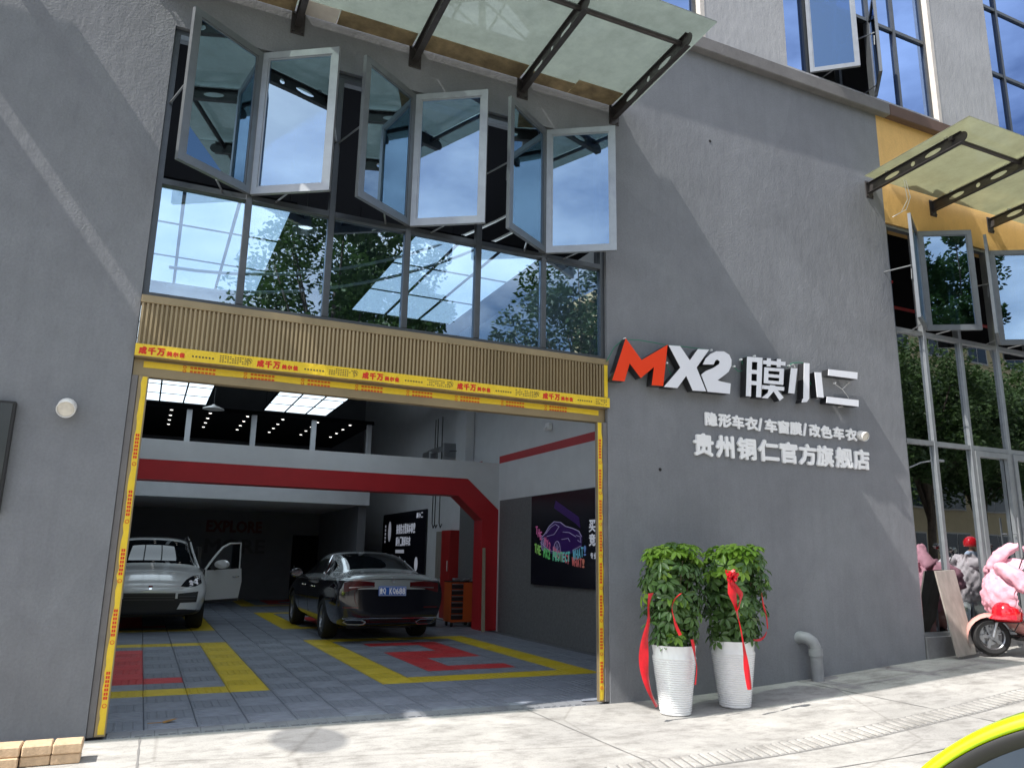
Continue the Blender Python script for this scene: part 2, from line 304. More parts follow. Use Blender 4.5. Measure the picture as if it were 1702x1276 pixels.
# ------------------------------------------------------------------ mesh helpers
ORG = {}
class MB:
    def __init__(s): s.v = []; s.f = []; s.m = []
    def add(s, vs, fs, mi=0, mat=None):
        b = len(s.v)
        for v in vs:
            v = Vector(v)
            s.v.append(mat @ v if mat is not None else v)
        for f in fs: s.f.append([i+b for i in f]); s.m.append(mi)
        return s
    def box(s, x0, x1, y0, y1, z0, z1, mi=0, mat=None):
        vs = [(x, y, z) for z in (z0, z1) for y in (y0, y1) for x in (x0, x1)]
        return s.add(vs, [(0, 2, 3, 1), (4, 5, 7, 6), (0, 1, 5, 4), (2, 6, 7, 3), (0, 4, 6, 2), (1, 3, 7, 5)], mi, mat)
    def bbox(s, x0, x1, y0, y1, z0, z1, b=.006, mi=0, mat=None):      # chamfered box
        bm = bmesh.new(); bmesh.ops.create_cube(bm, size=1)
        for v in bm.verts: v.co = Vector((x0+(v.co.x+.5)*(x1-x0), y0+(v.co.y+.5)*(y1-y0), z0+(v.co.z+.5)*(z1-z0)))
        bmesh.ops.bevel(bm, geom=bm.edges[:], offset=b, segments=1, affect='EDGES')
        bm.verts.index_update()
        s.add([v.co.copy() for v in bm.verts], [[v.index for v in f.verts] for f in bm.faces], mi, mat); bm.free(); return s
    def cyl(s, p0, p1, r0, r1=None, n=12, caps=True, mi=0):
        p0 = Vector(p0); p1 = Vector(p1); r1 = r0 if r1 is None else r1
        d = (p1-p0).normalized(); a = d.orthogonal().normalized(); b = d.cross(a)
        vs = []
        for p, r in ((p0, r0), (p1, r1)):
            for i in range(n):
                t = 2*math.pi*i/n; vs.append(p+(a*math.cos(t)+b*math.sin(t))*r)
        fs = [(i, (i+1) % n, n+(i+1) % n, n+i) for i in range(n)]
        if caps: fs += [list(range(n))[::-1], list(range(n, 2*n))]
        return s.add(vs, fs, mi)
    def tube(s, pts, r, n=8, caps=True, mi=0):
        pts = [Vector(p) for p in pts]; rs = r if isinstance(r, (list, tuple)) else [r]*len(pts)
        b0 = len(s.v); prev = None
        for k, p in enumerate(pts):
            d = (pts[min(k+1, len(pts)-1)]-pts[max(k-1, 0)]).normalized()
            a = d.orthogonal().normalized() if prev is None else (prev-d*prev.dot(d)).normalized()
            prev = a; b = d.cross(a)
            for i in range(n):
                t = 2*math.pi*i/n; s.v.append(p+(a*math.cos(t)+b*math.sin(t))*rs[k])
        for k in range(len(pts)-1):
            for i in range(n):
                s.f.append([b0+k*n+i, b0+k*n+(i+1) % n, b0+(k+1)*n+(i+1) % n, b0+(k+1)*n+i]); s.m.append(mi)
        if caps:
            s.f.append([b0+i for i in range(n)][::-1]); s.m.append(mi); s.f.append([b0+(len(pts)-1)*n+i for i in range(n)]); s.m.append(mi)
        return s
    def lathe(s, prof, n=24, mi=0, mat=None, close=False):        # prof (r,z) about z
        b = []
        for r, z in prof:
            for i in range(n): t = 2*math.pi*i/n; b.append((r*math.cos(t), r*math.sin(t), z))
        fs = [(k*n+i, k*n+(i+1) % n, (k+1)*n+(i+1) % n, (k+1)*n+i) for k in range(len(prof)-1) for i in range(n)]
        if close: fs += [list(range(n))[::-1], list(range((len(prof)-1)*n, len(prof)*n))]
        return s.add(b, fs, mi, mat)
    def prism(s, poly, fn, d0, d1, mi=0, mi_side=None):            # poly 2D, fn(u,v,d)->3D ; d1 is the front
        n = len(poly); ar = sum(poly[i][0]*poly[(i+1) % n][1]-poly[(i+1) % n][0]*poly[i][1] for i in range(n))
        if ar < 0: poly = poly[::-1]
        vs = [fn(u, v, d0) for u, v in poly]+[fn(u, v, d1) for u, v in poly]
        s.add(vs, [list(range(n, 2*n))], mi)
        b = len(s.v)-2*n
        for i in range(n): s.f.append([b+i, b+(i+1) % n, b+n+(i+1) % n, b+n+i]); s.m.append(mi if mi_side is None else mi_side)
        s.f.append([b+i for i in range(n)][::-1]); s.m.append(mi if mi_side is None else mi_side)
        return s
    def quadgrid(s, P, mi=0):                                      # P[i][j] 3D points
        b = len(s.v); ni = len(P); nj = len(P[0])
        for row in P: s.v.extend(Vector(p) for p in row)
        for i in range(ni-1):
            for j in range(nj-1): s.f.append([b+i*nj+j, b+(i+1)*nj+j, b+(i+1)*nj+j+1, b+i*nj+j+1]); s.m.append(mi)
        return s
    def mesh(s, name, mats, smooth=False, org=Vector((0, 0, 0)), scale=None):
        k = S if scale is None else scale
        me = bpy.data.meshes.new(name); me.from_pydata([tuple((v-org)*k) for v in s.v], [], s.f)
        for m in mats: me.materials.append(M(m))
        if len(mats) > 1: me.polygons.foreach_set('material_index', s.m)
        if smooth is True: me.shade_smooth()
        elif smooth:
            me.shade_smooth(); me.set_sharp_from_angle(angle=R(smooth))
        me.update(); return me
    def build(s, name, mats, parent=None, smooth=False, org=None, label=None, cat=None, group=None, kind=None):
        if isinstance(mats, str): mats = [mats]
        if parent is not None: o0 = ORG[parent.name]
        elif org is not None: o0 = Vector(org)
        else:
            lo = [min(v[i] for v in s.v) for i in range(3)]; hi = [max(v[i] for v in s.v) for i in range(3)]
            o0 = Vector(((lo[0]+hi[0])/2, (lo[1]+hi[1])/2, lo[2]))
        ob = bpy.data.objects.new(name, s.mesh(name, mats, smooth, o0)); COL.objects.link(ob)
        ORG[ob.name] = o0
        if parent is not None: ob.parent = parent
        else: ob.location = o0*S
        return tag(ob, label, cat, group, kind)
def tag(o, label=None, cat=None, group=None, kind=None):
    if label: o['label'] = label
    if cat: o['category'] = cat
    if group: o['group'] = group
    if kind: o['kind'] = kind
    return o
def thing(name, loc, label, cat, group=None, rz=0):
    o = bpy.data.objects.new(name, None); COL.objects.link(o); o.empty_display_size = .2
    o.location = Vector(loc)*S; o.rotation_euler = (0, 0, rz); ORG[o.name] = Vector(loc)
    return tag(o, label, cat, group)
def local(name, loc, label, cat, group=None, rz=0):   # a thing whose parts are modelled about its own origin
    o = thing(name, loc, label, cat, group, rz); ORG[o.name] = Vector((0, 0, 0)); return o
def copy_tree(o, parent=None):
    c = o.copy(); COL.objects.link(c); ORG[c.name] = ORG[o.name]
    if parent: c.parent = parent
    for ch in list(o.children): copy_tree(ch, c)
    return c
def linkmesh(name, me, parent, loc, rot=(0, 0, 0), scale=1, label=None):
    o = bpy.data.objects.new(name, me); COL.objects.link(o); o.parent = parent
    o.location = loc; o.rotation_euler = rot; o.scale = (scale,)*3; ORG[o.name] = Vector((0, 0, 0))
    if label: o['label'] = label
    return o
_tc = {}
def text_raw(body, size=1.0, depth=.01, bevel=0.0):
    key = (body, size, depth, bevel)
    if key not in _tc:
        c = bpy.data.curves.new('text_curve', 'FONT'); c.body = body; c.size = size; c.extrude = depth/2; c.resolution_u = 2
        if bevel: c.bevel_depth = bevel; c.bevel_resolution = 0
        o = bpy.data.objects.new('text_curve', c); COL.objects.link(o)
        me = bpy.data.meshes.new_from_object(o.evaluated_get(bpy.context.evaluated_depsgraph_get()))
        bpy.data.objects.remove(o); bpy.data.curves.remove(c)
        _tc[key] = ([v.co.copy() for v in me.vertices], [list(p.vertices) for p in me.polygons]); bpy.data.meshes.remove(me)
    return _tc[key]
def put_text(mb, body, fit, fn, depth=.004, bold=0.0, bevel=0.0, mi=0):
    """fit=(u0,v0,u1,v1) box the glyphs fill; fn(u,v,d)->3D with d outwards"""
    vs, fs = text_raw(body, 1.0, depth, bevel)
    if not vs: return
    x0 = min(v.x for v in vs); x1 = max(v.x for v in vs); y0 = min(v.y for v in vs); y1 = max(v.y for v in vs)
    u0, v0, u1, v1 = fit; ku = (u1-u0)/(x1-x0); kv = (v1-v0)/(y1-y0)
    offs = [(0, 0, 0)]
    if bold: offs += [(bold*math.cos(a), bold*math.sin(a), .0005*(i+1)) for i, a in enumerate([k*math.pi/4 for k in range(8)])]
    for dx, dy, dz in offs:
        mb.add([fn(u0+(v.x-x0)*ku+dx, v0+(v.y-y0)*kv+dy, v.z+dz) for v in vs], fs, mi)
def plate(splines, thick):      # 2D filled outline with holes -> (verts, faces), extruded along z
    c = bpy.data.curves.new('plate_curve', 'CURVE'); c.dimensions = '2D'; c.fill_mode = 'BOTH'; c.extrude = thick/2
    for pts in splines:
        s = c.splines.new('POLY'); s.points.add(len(pts)-1); s.use_cyclic_u = True
        for p, q in zip(s.points, pts): p.co = (q[0], q[1], 0, 1)
    o = bpy.data.objects.new('plate_curve', c); COL.objects.link(o)
    me = bpy.data.meshes.new_from_object(o.evaluated_get(bpy.context.evaluated_depsgraph_get()))
    bpy.data.objects.remove(o); bpy.data.curves.remove(c)
    r = ([v.co.copy() for v in me.vertices], [list(p.vertices) for p in me.polygons]); bpy.data.meshes.remove(me); return r
def wall_cells(mb, xs, zs, holes, y0, y1, mi=0):
    """wall slab between y0 (front) and y1 (back) with rectangular holes (x0,x1,z0,z1); no inner faces"""
    def solid(i, j):
        if i < 0 or j < 0 or i >= len(xs)-1 or j >= len(zs)-1: return False
        cx = (xs[i]+xs[i+1])/2; cz = (zs[j]+zs[j+1])/2
        return not any(a < cx < b and c < cz < d for a, b, c, d in holes)
    for i in range(len(xs)-1):
        for j in range(len(zs)-1):
            if not solid(i, j): continue
            x0, x1, z0, z1 = xs[i], xs[i+1], zs[j], zs[j+1]
            mb.add([(x0, y0, z0), (x1, y0, z0), (x1, y0, z1), (x0, y0, z1)], [(0, 1, 2, 3)], mi)
            mb.add([(x0, y1, z0), (x1, y1, z0), (x1, y1, z1), (x0, y1, z1)], [(3, 2, 1, 0)], mi)
            if not solid(i-1, j): mb.add([(x0, y0, z0), (x0, y0, z1), (x0, y1, z1), (x0, y1, z0)], [(0, 1, 2, 3)], mi)
            if not solid(i+1, j): mb.add([(x1, y0, z0), (x1, y1, z0), (x1, y1, z1), (x1, y0, z1)], [(0, 1, 2, 3)], mi)
            if not solid(i, j-1): mb.add([(x0, y0, z0), (x0, y1, z0), (x1, y1, z0), (x1, y0, z0)], [(0, 1, 2, 3)], mi)
            if not solid(i, j+1): mb.add([(x0, y0, z1), (x1, y0, z1), (x1, y1, z1), (x0, y1, z1)], [(0, 1, 2, 3)], mi)
def gz(x):                   # height of the pavement along the wall (rises to the right)
    pts = [(-60, -.02), (5.4, -.02), (6.4, .005), (8.28, .11), (10.34, .26), (12.5, .40), (18, .62), (60, .8)]
    for (a, za), (b, zb) in zip(pts, pts[1:]):
        if a <= x <= b:
            return za+(zb-za)*(x-a)/(b-a)
    return 0
FAC = lambda u, v, d: Vector((u, -d, v))      # on the facade, d metres proud

# ================================================================== SETTING
mb = MB(); mb.add([(-500, -500, -.32), (500, -500, -.32), (500, 500, -.32), (-500, 500, -.32)], [(0, 1, 2, 3)])
mb.build('road', 'asphalt', kind='structure', org=(0, -20, -.32))
mb = MB()
xs = [-60, -20, -8] + [i*.25 for i in range(-20, 78)] + [22, 30, 60]
ys = [-11.5, -9, -6, -4, -3, -2, -1, -.5, -.2, .0]
def fall(y): return 0.0
mb.quadgrid([[(x, y, gz(x)+fall(y)) for y in ys] for x in xs])
mb.f = [f[::1] for f in mb.f]
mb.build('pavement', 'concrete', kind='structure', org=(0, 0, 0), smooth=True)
mb = MB(); mb.quadgrid([[(x, -11.75, -.33), (x, -11.75, gz(x)+.002), (x, -11.5, gz(x)+.002)] for x in xs]); mb.build('kerb', 'kerb_stone', kind='structure', org=(0, -11.6, -.3))

# ================================================================== BUILDING
bld = thing('shop_building', (4, 0, 0), 'dark grey rendered shop building with tall window wall above a wide garage opening', 'building')
mb = MB()
wall_cells(mb, [-14, 0, 5.19, 10.36], [-.3, 6.87, 8.72], [(0, 5.19, -.3, 6.87)], 0, .3)
mb.build('facade_wall', 'wall_grey', bld, label='dark grey rendered facade wall of the ground storey')
mb = MB(); wall_cells(mb, [10.36, 26], [6.82, 8.72], [], 0.0, .3); mb.build('yellow_wall', 'wall_yellow', bld, label='ochre yellow wall band above the right-hand shop window')
UW = [(-6.8, -3.35), (-1.7, 1.75), (3.4, 6.85), (8.5, 11.95), (13.6, 17.05), (18.7, 22.1)]
mb = MB(); wall_cells(mb, sorted([-14, 26]+[x for p in UW for x in p]), [8.72, 9.04, 13.4, 14.2], [(a, b, 9.04, 13.4) for a, b in UW], 0, .3)
mb.build('upper_wall', 'wall_upper', bld, label='paler brush-streaked upper storey wall')
for a, b in UW[2:5]:
    mb = MB(); mb.box(b-.004, b+.075, -.006, .22, 9.0, 13.4); mb.build('window_reveal', 'reveal_pale', bld)
mb = MB(); mb.bbox(-14, 10.56, -.13, -.0005, 8.69, 8.90, .012); mb.build('ledge', 'ledge_grey', bld)
mb = MB(); mb.bbox(10.565, 26, -.13, -.0005, 8.69, 8.90, .012); mb.build('ledge', 'ledge_brown', bld, label='brown ledge above the yellow wall')
mb = MB(); mb.box(7.46, 10.34, .3, 21, -.3, 7.3); mb.box(-2.8, -2.6, .3, 21, -.3, 7.3); mb.build('interior_wall', 'int_white', bld)
mb = MB(); mb.box(-2.8, 7.46, 21, 21.3, -.3, 7.3); mb.build('back_wall', 'int_dark', bld)
mb = MB(); mb.box(-2.8, 26, .3, 21.3, 7.3, 8.72); mb.build('ceiling', 'int_black', bld)
mb = MB(); mb.box(-14, 26, .3, 12, 14.0, 14.3); mb.box(-14, -13.8, .3, 12, 8.72, 14); mb.box(25.8, 26, .3, 12, -.3, 14); mb.box(-14, 25.8, 3.2, 3.4, 8.72, 14); mb.build('roof', 'int_dark', bld)
mb = MB(); mb.box(7.449, 7.4598, .3, 8.2, -.02, 2.80); mb.box(7.449, 7.4598, 9.25, 10.1, .004, 2.8); mb.build('wall_cladding', 'int_grey_tile', bld, label='dark grey tiled lower half of the garage side wall')
mb = MB(); mb.box(7.452, 7.4598, .3, 8.28, 3.64, 3.80); mb.box(7.452, 7.4598, 9.3, 15, 3.64, 3.80); mb.build('red_stripe', 'int_red', bld)
mb = MB(); mb.box(10.34, 25.8, .12, 14, -.3, .50); mb.box(10.34, 25.8, 9, 9.2, .5, 7.3); mb.build('shop_interior', 'tile_shop', bld)
mb = MB(); mb.box(-14, -2.8, .3, .5, -.3, 8.7); mb.build('rear_lining', 'int_dark', bld)
# plinth under the right-hand glazing
mb = MB(); mb.bbox(10.375, 18, -.02, .2, -.3, .565, .008); mb.build('plinth', 'plinth_grey', bld, label='grey stone plinth under the shop glazing')

# ------------------------------------------------------------------ window units
def frame_box(mb, x0, x1, z0, z1, t, y0, y1):
    mb.box(x0, x0+t, y0, y1, z0, z1); mb.box(x1-t, x1, y0, y1, z0, z1); mb.box(x0+t, x1-t, y0, y1, z0, z0+t); mb.box(x0+t, x1-t, y0, y1, z1-t, z1)
def sash(win, hx, d, wd, z0, z1, py, ang, gl, frame_m='sash_metal', t=.075, stay=True):
    """outward opening casement hinged at hx; d=+1 leaf runs to +x, -1 to -x"""
    rot = Matrix.Translation((hx, py, 0)) @ Matrix.Rotation(-d*R(ang), 4, 'Z')
    f = MB()
    def bx(a, b, c, e, y0=-.045, y1=0): f.box(min(d*a, d*b), max(d*a, d*b), y0, y1, c, e, 0, rot)
    bx(.006, t, z0, z1); bx(wd-t, wd, z0, z1); bx(t, wd-t, z0, z0+t); bx(t, wd-t, z1-t, z1)
    # inner bead, a little lower
    b2 = t+.016
    bx(t, b2, z0+t, z1-t, -.036, -.012); bx(wd-b2, wd-t, z0+t, z1-t, -.036, -.012); bx(b2, wd-b2, z0+t, z0+b2, -.036, -.012); bx(b2, wd-b2, z1-b2, z1-t, -.036, -.012)
    s = f.build('sash', frame_m, win)
    p = MB(); p.box(min(d*b2, d*(wd-b2)), max(d*b2, d*(wd-b2)), -.027, -.021, z0+b2, z1-b2, 0, rot); p.build('pane', gl, s)
    if stay:
        q = MB(); e = rot @ Vector((d*(wd-.03), .012, (z0+z1)/2)); q.cyl((hx+d*wd*.97, py+.03, (z0+z1)/2+.01), e, .011, n=6)
        h = rot @ Vector((d*(wd-.04), .02, (z0+z1)/2-.05)); q.cyl(h, h+Vector((0, .01, -.16)), .009, n=6)
        q.build('stay_arm', 'frame_light', s)
        k = MB(); a = rot @ Vector((d*wd*.45, .008, z0+.008)); k.cyl((hx+d*.25, py+.02, z0-.01), a, .01, n=6); k.build('friction_stay', 'steel', s)
    return s

# big window over the garage
win = thing('casement_window', (2.6, .08, 3.93), 'long grey framed window above the garage with six casements standing open', 'window')
PX = [.02, .885, 1.745, 2.61, 3.475, 4.335, 5.17]
f = MB(); frame_box(f, .003, 5.187, 3.935, 6.868, .055, .05, .13); f.build('frame', 'frame_metal', win)
for i, x in enumerate(PX[1:-1]):
    f = MB(); f.bbox(x-.034, x+.034, .045, .135, 3.992, 6.81, .005); f.build('mullion', 'frame_metal', win)
for i in range(6):
    a = PX[i]+(.038 if i == 0 else .0345); b = PX[i+1]-(.038 if i == 5 else .0345)
    f = MB(); f.box(a, b, .05, .125, 5.115, 5.185); f.box(a, b, .03, .05, 5.118, 5.13); f.build('transom', 'frame_metal', win)
    g = MB(); g.box(a, b, .086, .092, 3.99, 5.115); g.build('pane', 'glass_window', win)
for h in (1, 3, 5):
    sash(win, PX[h]-.014, -1, .868, 5.175, 6.83, .045, 33.5, 'glass_sash')
    sash(win, PX[h]+.014, 1, .868, 5.175, 6.83, .045, 33.5, 'glass_sash', 'frame_light')

# upper storey windows
for k, (a, b) in enumerate(UW):
    if k not in (2, 3, 4): continue
    lab = ['', '', 'upper window half hidden behind the glass canopy', 'upper blue window with two casements open above the ledge', 'upper blue window at the top right edge of the view'][k]
    uw = thing('upper_window', ((a+b)/2, .12, 9.04), lab, 'window', 'blue glass windows of the upper storey')
    f = MB(); frame_box(f, a+.006, b-.006, 9.045, 13.39, .06, .09, .17); f.build('frame', 'frame_metal', uw)
    ms = [a+(b-a)*q for q in ((.15, .36, .585, .765) if k != 4 else (.15, .5, .765))]
    for x in ms:
        f = MB(); f.box(x-.03, x+.03, .085, .175, 9.105, 13.33); f.build('mullion', 'frame_metal', uw)
    cols = [a+.06]+ms+[b-.06]
    for i in range(len(cols)-1):
        x0 = cols[i]+(.03 if i else 0); x1 = cols[i+1]-(.03 if i < len(cols)-2 else 0)
        for z0, z1 in ((9.105, 10.56), (10.62, 12.0), (12.06, 13.33)):
            op = (k == 3 and i in (1, 2) and z0 < 9.5)
            if not op:
                g = MB(); g.box(x0, x1, .126, .132, z0, z1); g.build('pane', 'glass_upper', uw)
            if z1 < 13:
                f = MB(); f.box(x0, x1, .09, .17, z1, z1+.06); f.build('transom', 'frame_metal', uw)
    if k == 3:
        sash(uw, ms[0]+.03, 1, .74, 9.11, 10.55, .08, 40, 'glass_sash', 'frame_light', .06)
        sash(uw, ms[2]-.03, -1, .74, 9.11, 10.55, .08, 46, 'glass_upper', 'sash_metal', .06)

# shop glazing on the right
sw = thing('shop_glazing', (13, .06, .565), 'tall grey framed shop glazing with open casements under the yellow wall', 'window')
RX = [10.362, 11.04, 11.88, 12.80, 13.66, 14.52, 15.4, 16.3, 17.2]
f = MB(); frame_box(f, 10.363, 17.98, .567, 6.818, .05, .03, .12); f.build('frame', 'frame_light', sw)
for x in RX[1:]:
    f = MB(); f.bbox(x-.036, x+.036, .02, .125, .617, 6.768, .005); f.build('mullion', 'frame_light', sw)
for i in range(len(RX)-1):
    a = RX[i]+(.052 if i == 0 else .0365); b = RX[i+1]-.0365
    for z in (3.32, 5.05):
        f = MB(); f.box(a, b, .025, .12, z, z+.07); f.build('rail', 'frame_light', sw)
    for z0, z1 in ((.617, 3.32), (3.39, 5.05)):
        g = MB(); g.box(a, b, .066, .072, z0, z1); g.build('pane', 'glass_shop', sw)
    if i in (2, 3):      # door leaves
        f = MB(); frame_box(f, a+.004, b-.004, .63, 3.31, .085, .0, .06); dl = f.build('door_leaf', 'frame_light', sw)
        h = MB(); hx = b-.14 if i == 2 else a+.14
        h.cyl((hx, -.07, 1.1), (hx, -.07, 2.3), .016, n=10); h.cyl((hx, -.07, 1.35), (hx, .02, 1.35), .01, n=8); h.cyl((hx, -.07, 2.05), (hx, .02, 2.05), .01, n=8); h.build('door_handle', 'steel', dl, smooth=40)
for h in (1, 3, 5):
    sash(sw, RX[h]-.016, -1, .82, 5.13, 6.79, .0, 31, 'glass_sash')
    sash(sw, RX[h]+.016, 1, .82, 5.13, 6.79, .0, 31, 'glass_sash')
# things inside the right-hand shop
t = thing('sprinkler_pipe', (11.5, 1.2, 6.6), 'red sprinkler pipe under the ceiling of the right-hand shop', 'pipe')
q = MB(); q.cyl((10.4, 1.3, 6.05), (16, 1.3, 6.05), .03); q.cyl((10.9, .4, 6.05), (10.9, 8, 6.05), .025); q.cyl((10.9, 1.0, 6.05), (10.9, 1.0, 5.8), .018); q.build('pipe', 'sprinkler_red', t)
t = thing('strip_lamp', (10.9, .9, 6.4), 'white fluorescent strip lamp hanging in the right-hand shop', 'lamp')
q = MB(); q.cyl((10.55, .8, 6.28), (11.3, 1.0, 6.4), .022); q.build('tube', 'lamp_white', t); q = MB(); q.cyl((10.9, .9, 6.37), (10.9, .9, 7.28), .006, n=6); q.build('hanger', 'wire_black', t)

# ------------------------------------------------------------------ garage door surround
ds = thing('door_surround', (2.6, 0, 3.1), 'bronze fluted panel and yellow taped frame around the garage opening', 'door frame')
f = MB(); P = []
n = 123; x0, x1 = .012, 5.178; st = (x1-x0)/n
for i in range(n):
    xa = x0+i*st
    for dx, dy in ((0, 0), (.10*st, -.022), (.55*st, -.026), (.65*st, -.004), (.98*st, 0)): P.append((xa+dx, dy-.012))
f.quadgrid([[(x, y, 3.452), (x, y, 3.855)] for x, y in P])
f.build('fluted_panel', 'gold', ds)
f = MB(); f.bbox(.004, 5.186, -.045, .1, 3.857, 3.932, .004); f.build('top_trim', 'gold_flat', ds)
f = MB(); f.bbox(.004, 5.186, -.055, .12, 3.325, 3.45, .004); f.bbox(.004, 5.186, .052, .16, 3.16, 3.324, .004); f.build('lintel_box', 'gold_flat', ds)
f = MB(); f.bbox(.002, .058, .012, .14, 0, 3.158, .004); f.build('jamb_strip', 'ledge_grey', ds)
f = MB(); f.bbox(5.130, 5.188, .012, .14, 0, 3.158, .004); f.build('jamb_strip', 'ledge_grey', ds)
f = MB(); f.bbox(.060, .150, .02, .15, 0, 3.159, .004); f.build('jamb_post', 'gold_flat', ds)
f = MB(); f.bbox(5.058, 5.128, .02, .075, 0, 3.159, .004); f.build('jamb_post', 'gold_flat', ds)
# yellow film, with slightly ragged outer edge
def film(name, rows, parent=ds):
    f = MB(); f.quadgrid(rows); return f.build(name, 'tape_yellow', parent)
wob = lambda: random.uniform(-.012, .012)
tp = film('yellow_tape', [[(x, -.0585, 3.331+.002*math.sin(x*9)), (x, -.0585, 3.446)] for x in [i*5.18/60+.005 for i in range(61)]])
tq = film('yellow_tape', [[(x, .0485, 3.243+.003*math.sin(x*7)), (x, .0465, 3.27), (x, .0485, 3.305)] for x in [i*5.0/60+.09 for i in range(61)]])
tl_ = film('yellow_tape', [[(.090+wob()*.7, .0165, z), (.114, .0150, z), (.138, .0165, z)][::-1] for z in [i*3.13/50+.02 for i in range(51)]])
tr_ = film('yellow_tape', [[(5.062, .0165, z), (5.09, .0150, z), (5.115+wob()*.7, .0165, z)][::-1] for z in [i*3.13/50+.02 for i in range(51)]])
film('yellow_tape', [[(5.115, -.048, z), (5.165, -.048, z)][::-1] for z in [i*.4/8+3.455 for i in range(9)]])
f = MB(); g = MB(); k = 0; x = -.42
while x < 5.2:
    def T(s, a, b, z0, z1, bold, tgt=f):
        if x+a > 5.17 or x+a < .01: return
        put_text(tgt, s, (x+a, z0, x+b, z1), lambda u, v, d: Vector((u, -.0595-d*.3, v)), .001, bold)
    for i, ch in enumerate('成千万'): T(ch, .46+i*.078, .46+i*.078+.062, 3.352, 3.418, .0045)
    for i, ch in enumerate('美尔佳'): T(ch, .70+i*.055, .70+i*.055+.044, 3.355, 3.40, .003)
    if .02 < x+.39 < 5.1:
        pts = [(x+.385+.026*math.cos(a), -.0592, 3.396+.026*math.sin(a)) for a in [q*math.pi/8 for q in range(0, 15)]]
        g.tube(pts, .0022, 4); g.tube([(x+.378, -.0592, 3.408), (x+.39, -.0592, 3.398), (x+.402, -.0592, 3.379)], .005, 4)
    for j in range(7):
        u = x+.92+j*.03
        if .02 < u < 5.15: g.box(u, u+.017, -.0595, -.0588, 3.372, 3.388)
    for r in range(4):
        for j in range(12):
            u = x+1.17+j*.023
            if .02 < u < 5.15 and random.random() < .85: g.box(u, u+.015, -.0595, -.0588, 3.355+r*.019, 3.364+r*.019)
    x += 1.06
f.build('print', 'print_red', tp); g.build('fine_print', 'print_dark', tp)
def marks(vert, at0, at1, pos, y, parent, step):
    f = MB(); a = at0
    while a < at1-.3:
        for j in range(7):
            c = a+j*.034
            for q in range(2):
                if vert: f.box(pos-.016+q*.017, pos-.002+q*.017, y-.0006, y, c, c+.024)
                else: f.box(c, c+.026, y-.0006, y, pos-.010+q*.011, pos-.002+q*.011)
        c0 = a-.05
        ring = [(pos+.016*math.cos(t), y-.0004, c0+.016*math.sin(t)) if vert else (c0+.014*math.cos(t), y-.0004, pos+.012*math.sin(t)) for t in [q*math.pi/5 for q in range(11)]]
        f.tube(ring, .0028, 4); a += step
    f.build('print', 'print_red', parent)
marks(True, .3, 3.1, .114, .0146, tl_, .52); marks(True, .2, 3.1, 5.088, .0146, tr_, .36)
marks(False, .5, 5.0, 3.289, .0464, tq, .56); marks(False, .5, 5.0, 3.252, .0466, tq, .56)

# ------------------------------------------------------------------ glass canopies
def canopy(name, label, bx, xl, xr, gm, joints, dep=1.84):
    root = thing(name, ((xl+xr)/2, 0, 7.27), label, 'canopy', 'glass entrance canopies')
    Lb = dep-.18
    rect = [(0.0, -.075), (Lb-.09, -.075)]+[(Lb-.09+.075*math.cos(a), .075*math.sin(a)) for a in [q*math.pi/8-math.pi/2 for q in range(1, 8)]]+[(Lb-.09, .075), (0, .075)]
    ell = [[(cx+rx*math.cos(a), .036*math.sin(a)) for a in [-q*math.pi/8 for q in range(16)]] for cx, rx in ((.25*Lb, .08*Lb), (.47*Lb, .036), (.67*Lb, .08*Lb))]
    pv, pf = plate([rect]+ell, .008)
    for x in bx:
        f = MB()
        f.add([(x+v.z, -.02-v.x, 7.33+v.y+v.x*.045) for v in pv], pf)
        def fl(z, w_, t_):
            P = []
            for s_ in (0.0, Lb-.09): P.append([(x-w_, -.02-s_, 7.33+z+s_*.045), (x+w_, -.02-s_, 7.33+z+s_*.045), (x+w_, -.02-s_, 7.33+z+t_+s_*.045), (x-w_, -.02-s_, 7.33+z+t_+s_*.045)])
            f.add(P[0]+P[1], [(0, 1, 5, 4), (1, 2, 6, 5), (2, 3, 7, 6), (3, 0, 4, 7), (0, 3, 2, 1), (4, 5, 6, 7)])
        fl(-.084, .034, .009); fl(.0752, .034, .009)
        b = f.build('bracket', 'bracket_metal', root)
        f = MB(); f.bbox(x-.075, x+.075, -.016, -.0005, 7.16, 7.44, .003); 
        for sx in (-.05, .05):
            for zz in (7.19, 7.41): f.cyl((x+sx, -.016, zz), (x+sx, -.034, zz), .014, n=6)
        f.build('wall_plate', 'bracket_metal', b)
        f = MB()
        for s_ in (.2*Lb, .8*Lb): f.cyl((x, -.02-s_, 7.42+s_*.045), (x, -.02-s_, 7.452+s_*.045), .028, n=10)
        f.build('glass_fitting', 'steel', b)
    f = MB(); yb = -(dep-.38)
    f.tube([(xl+.12, yb, 7.43), (bx[-1], yb, 7.43)], .032, 8); f.build('front_beam', 'bracket_metal', root)
    js = [xl]+joints+[xr]
    for i in range(len(js)-1):
        a, b = js[i]+.006, js[i+1]-.006
        if b-a < .25: continue          # open slot between two panels
        f = MB(); z0, z1 = 7.452, 7.452+(dep-.08)*.045
        f.add([(a, -.10, z0), (b, -.10, z0), (b, -dep, z1), (a, -dep, z1), (a, -.10, z0+.012), (b, -.10, z0+.012), (b, -dep, z1+.012), (a, -dep, z1+.012)],
              [(0, 1, 2, 3), (7, 6, 5, 4), (0, 4, 5, 1), (1, 5, 6, 2), (2, 6, 7, 3), (3, 7, 4, 0)])
        f.build('glass_panel', gm, root)
    return root
c1 = canopy('glass_canopy', 'pale green glass canopy on dark steel brackets over the garage window', [-.15, 1.21, 2.57, 3.98, 5.33], -.32, 5.56, 'canopy_glass', [1.21, 2.57, 3.98])
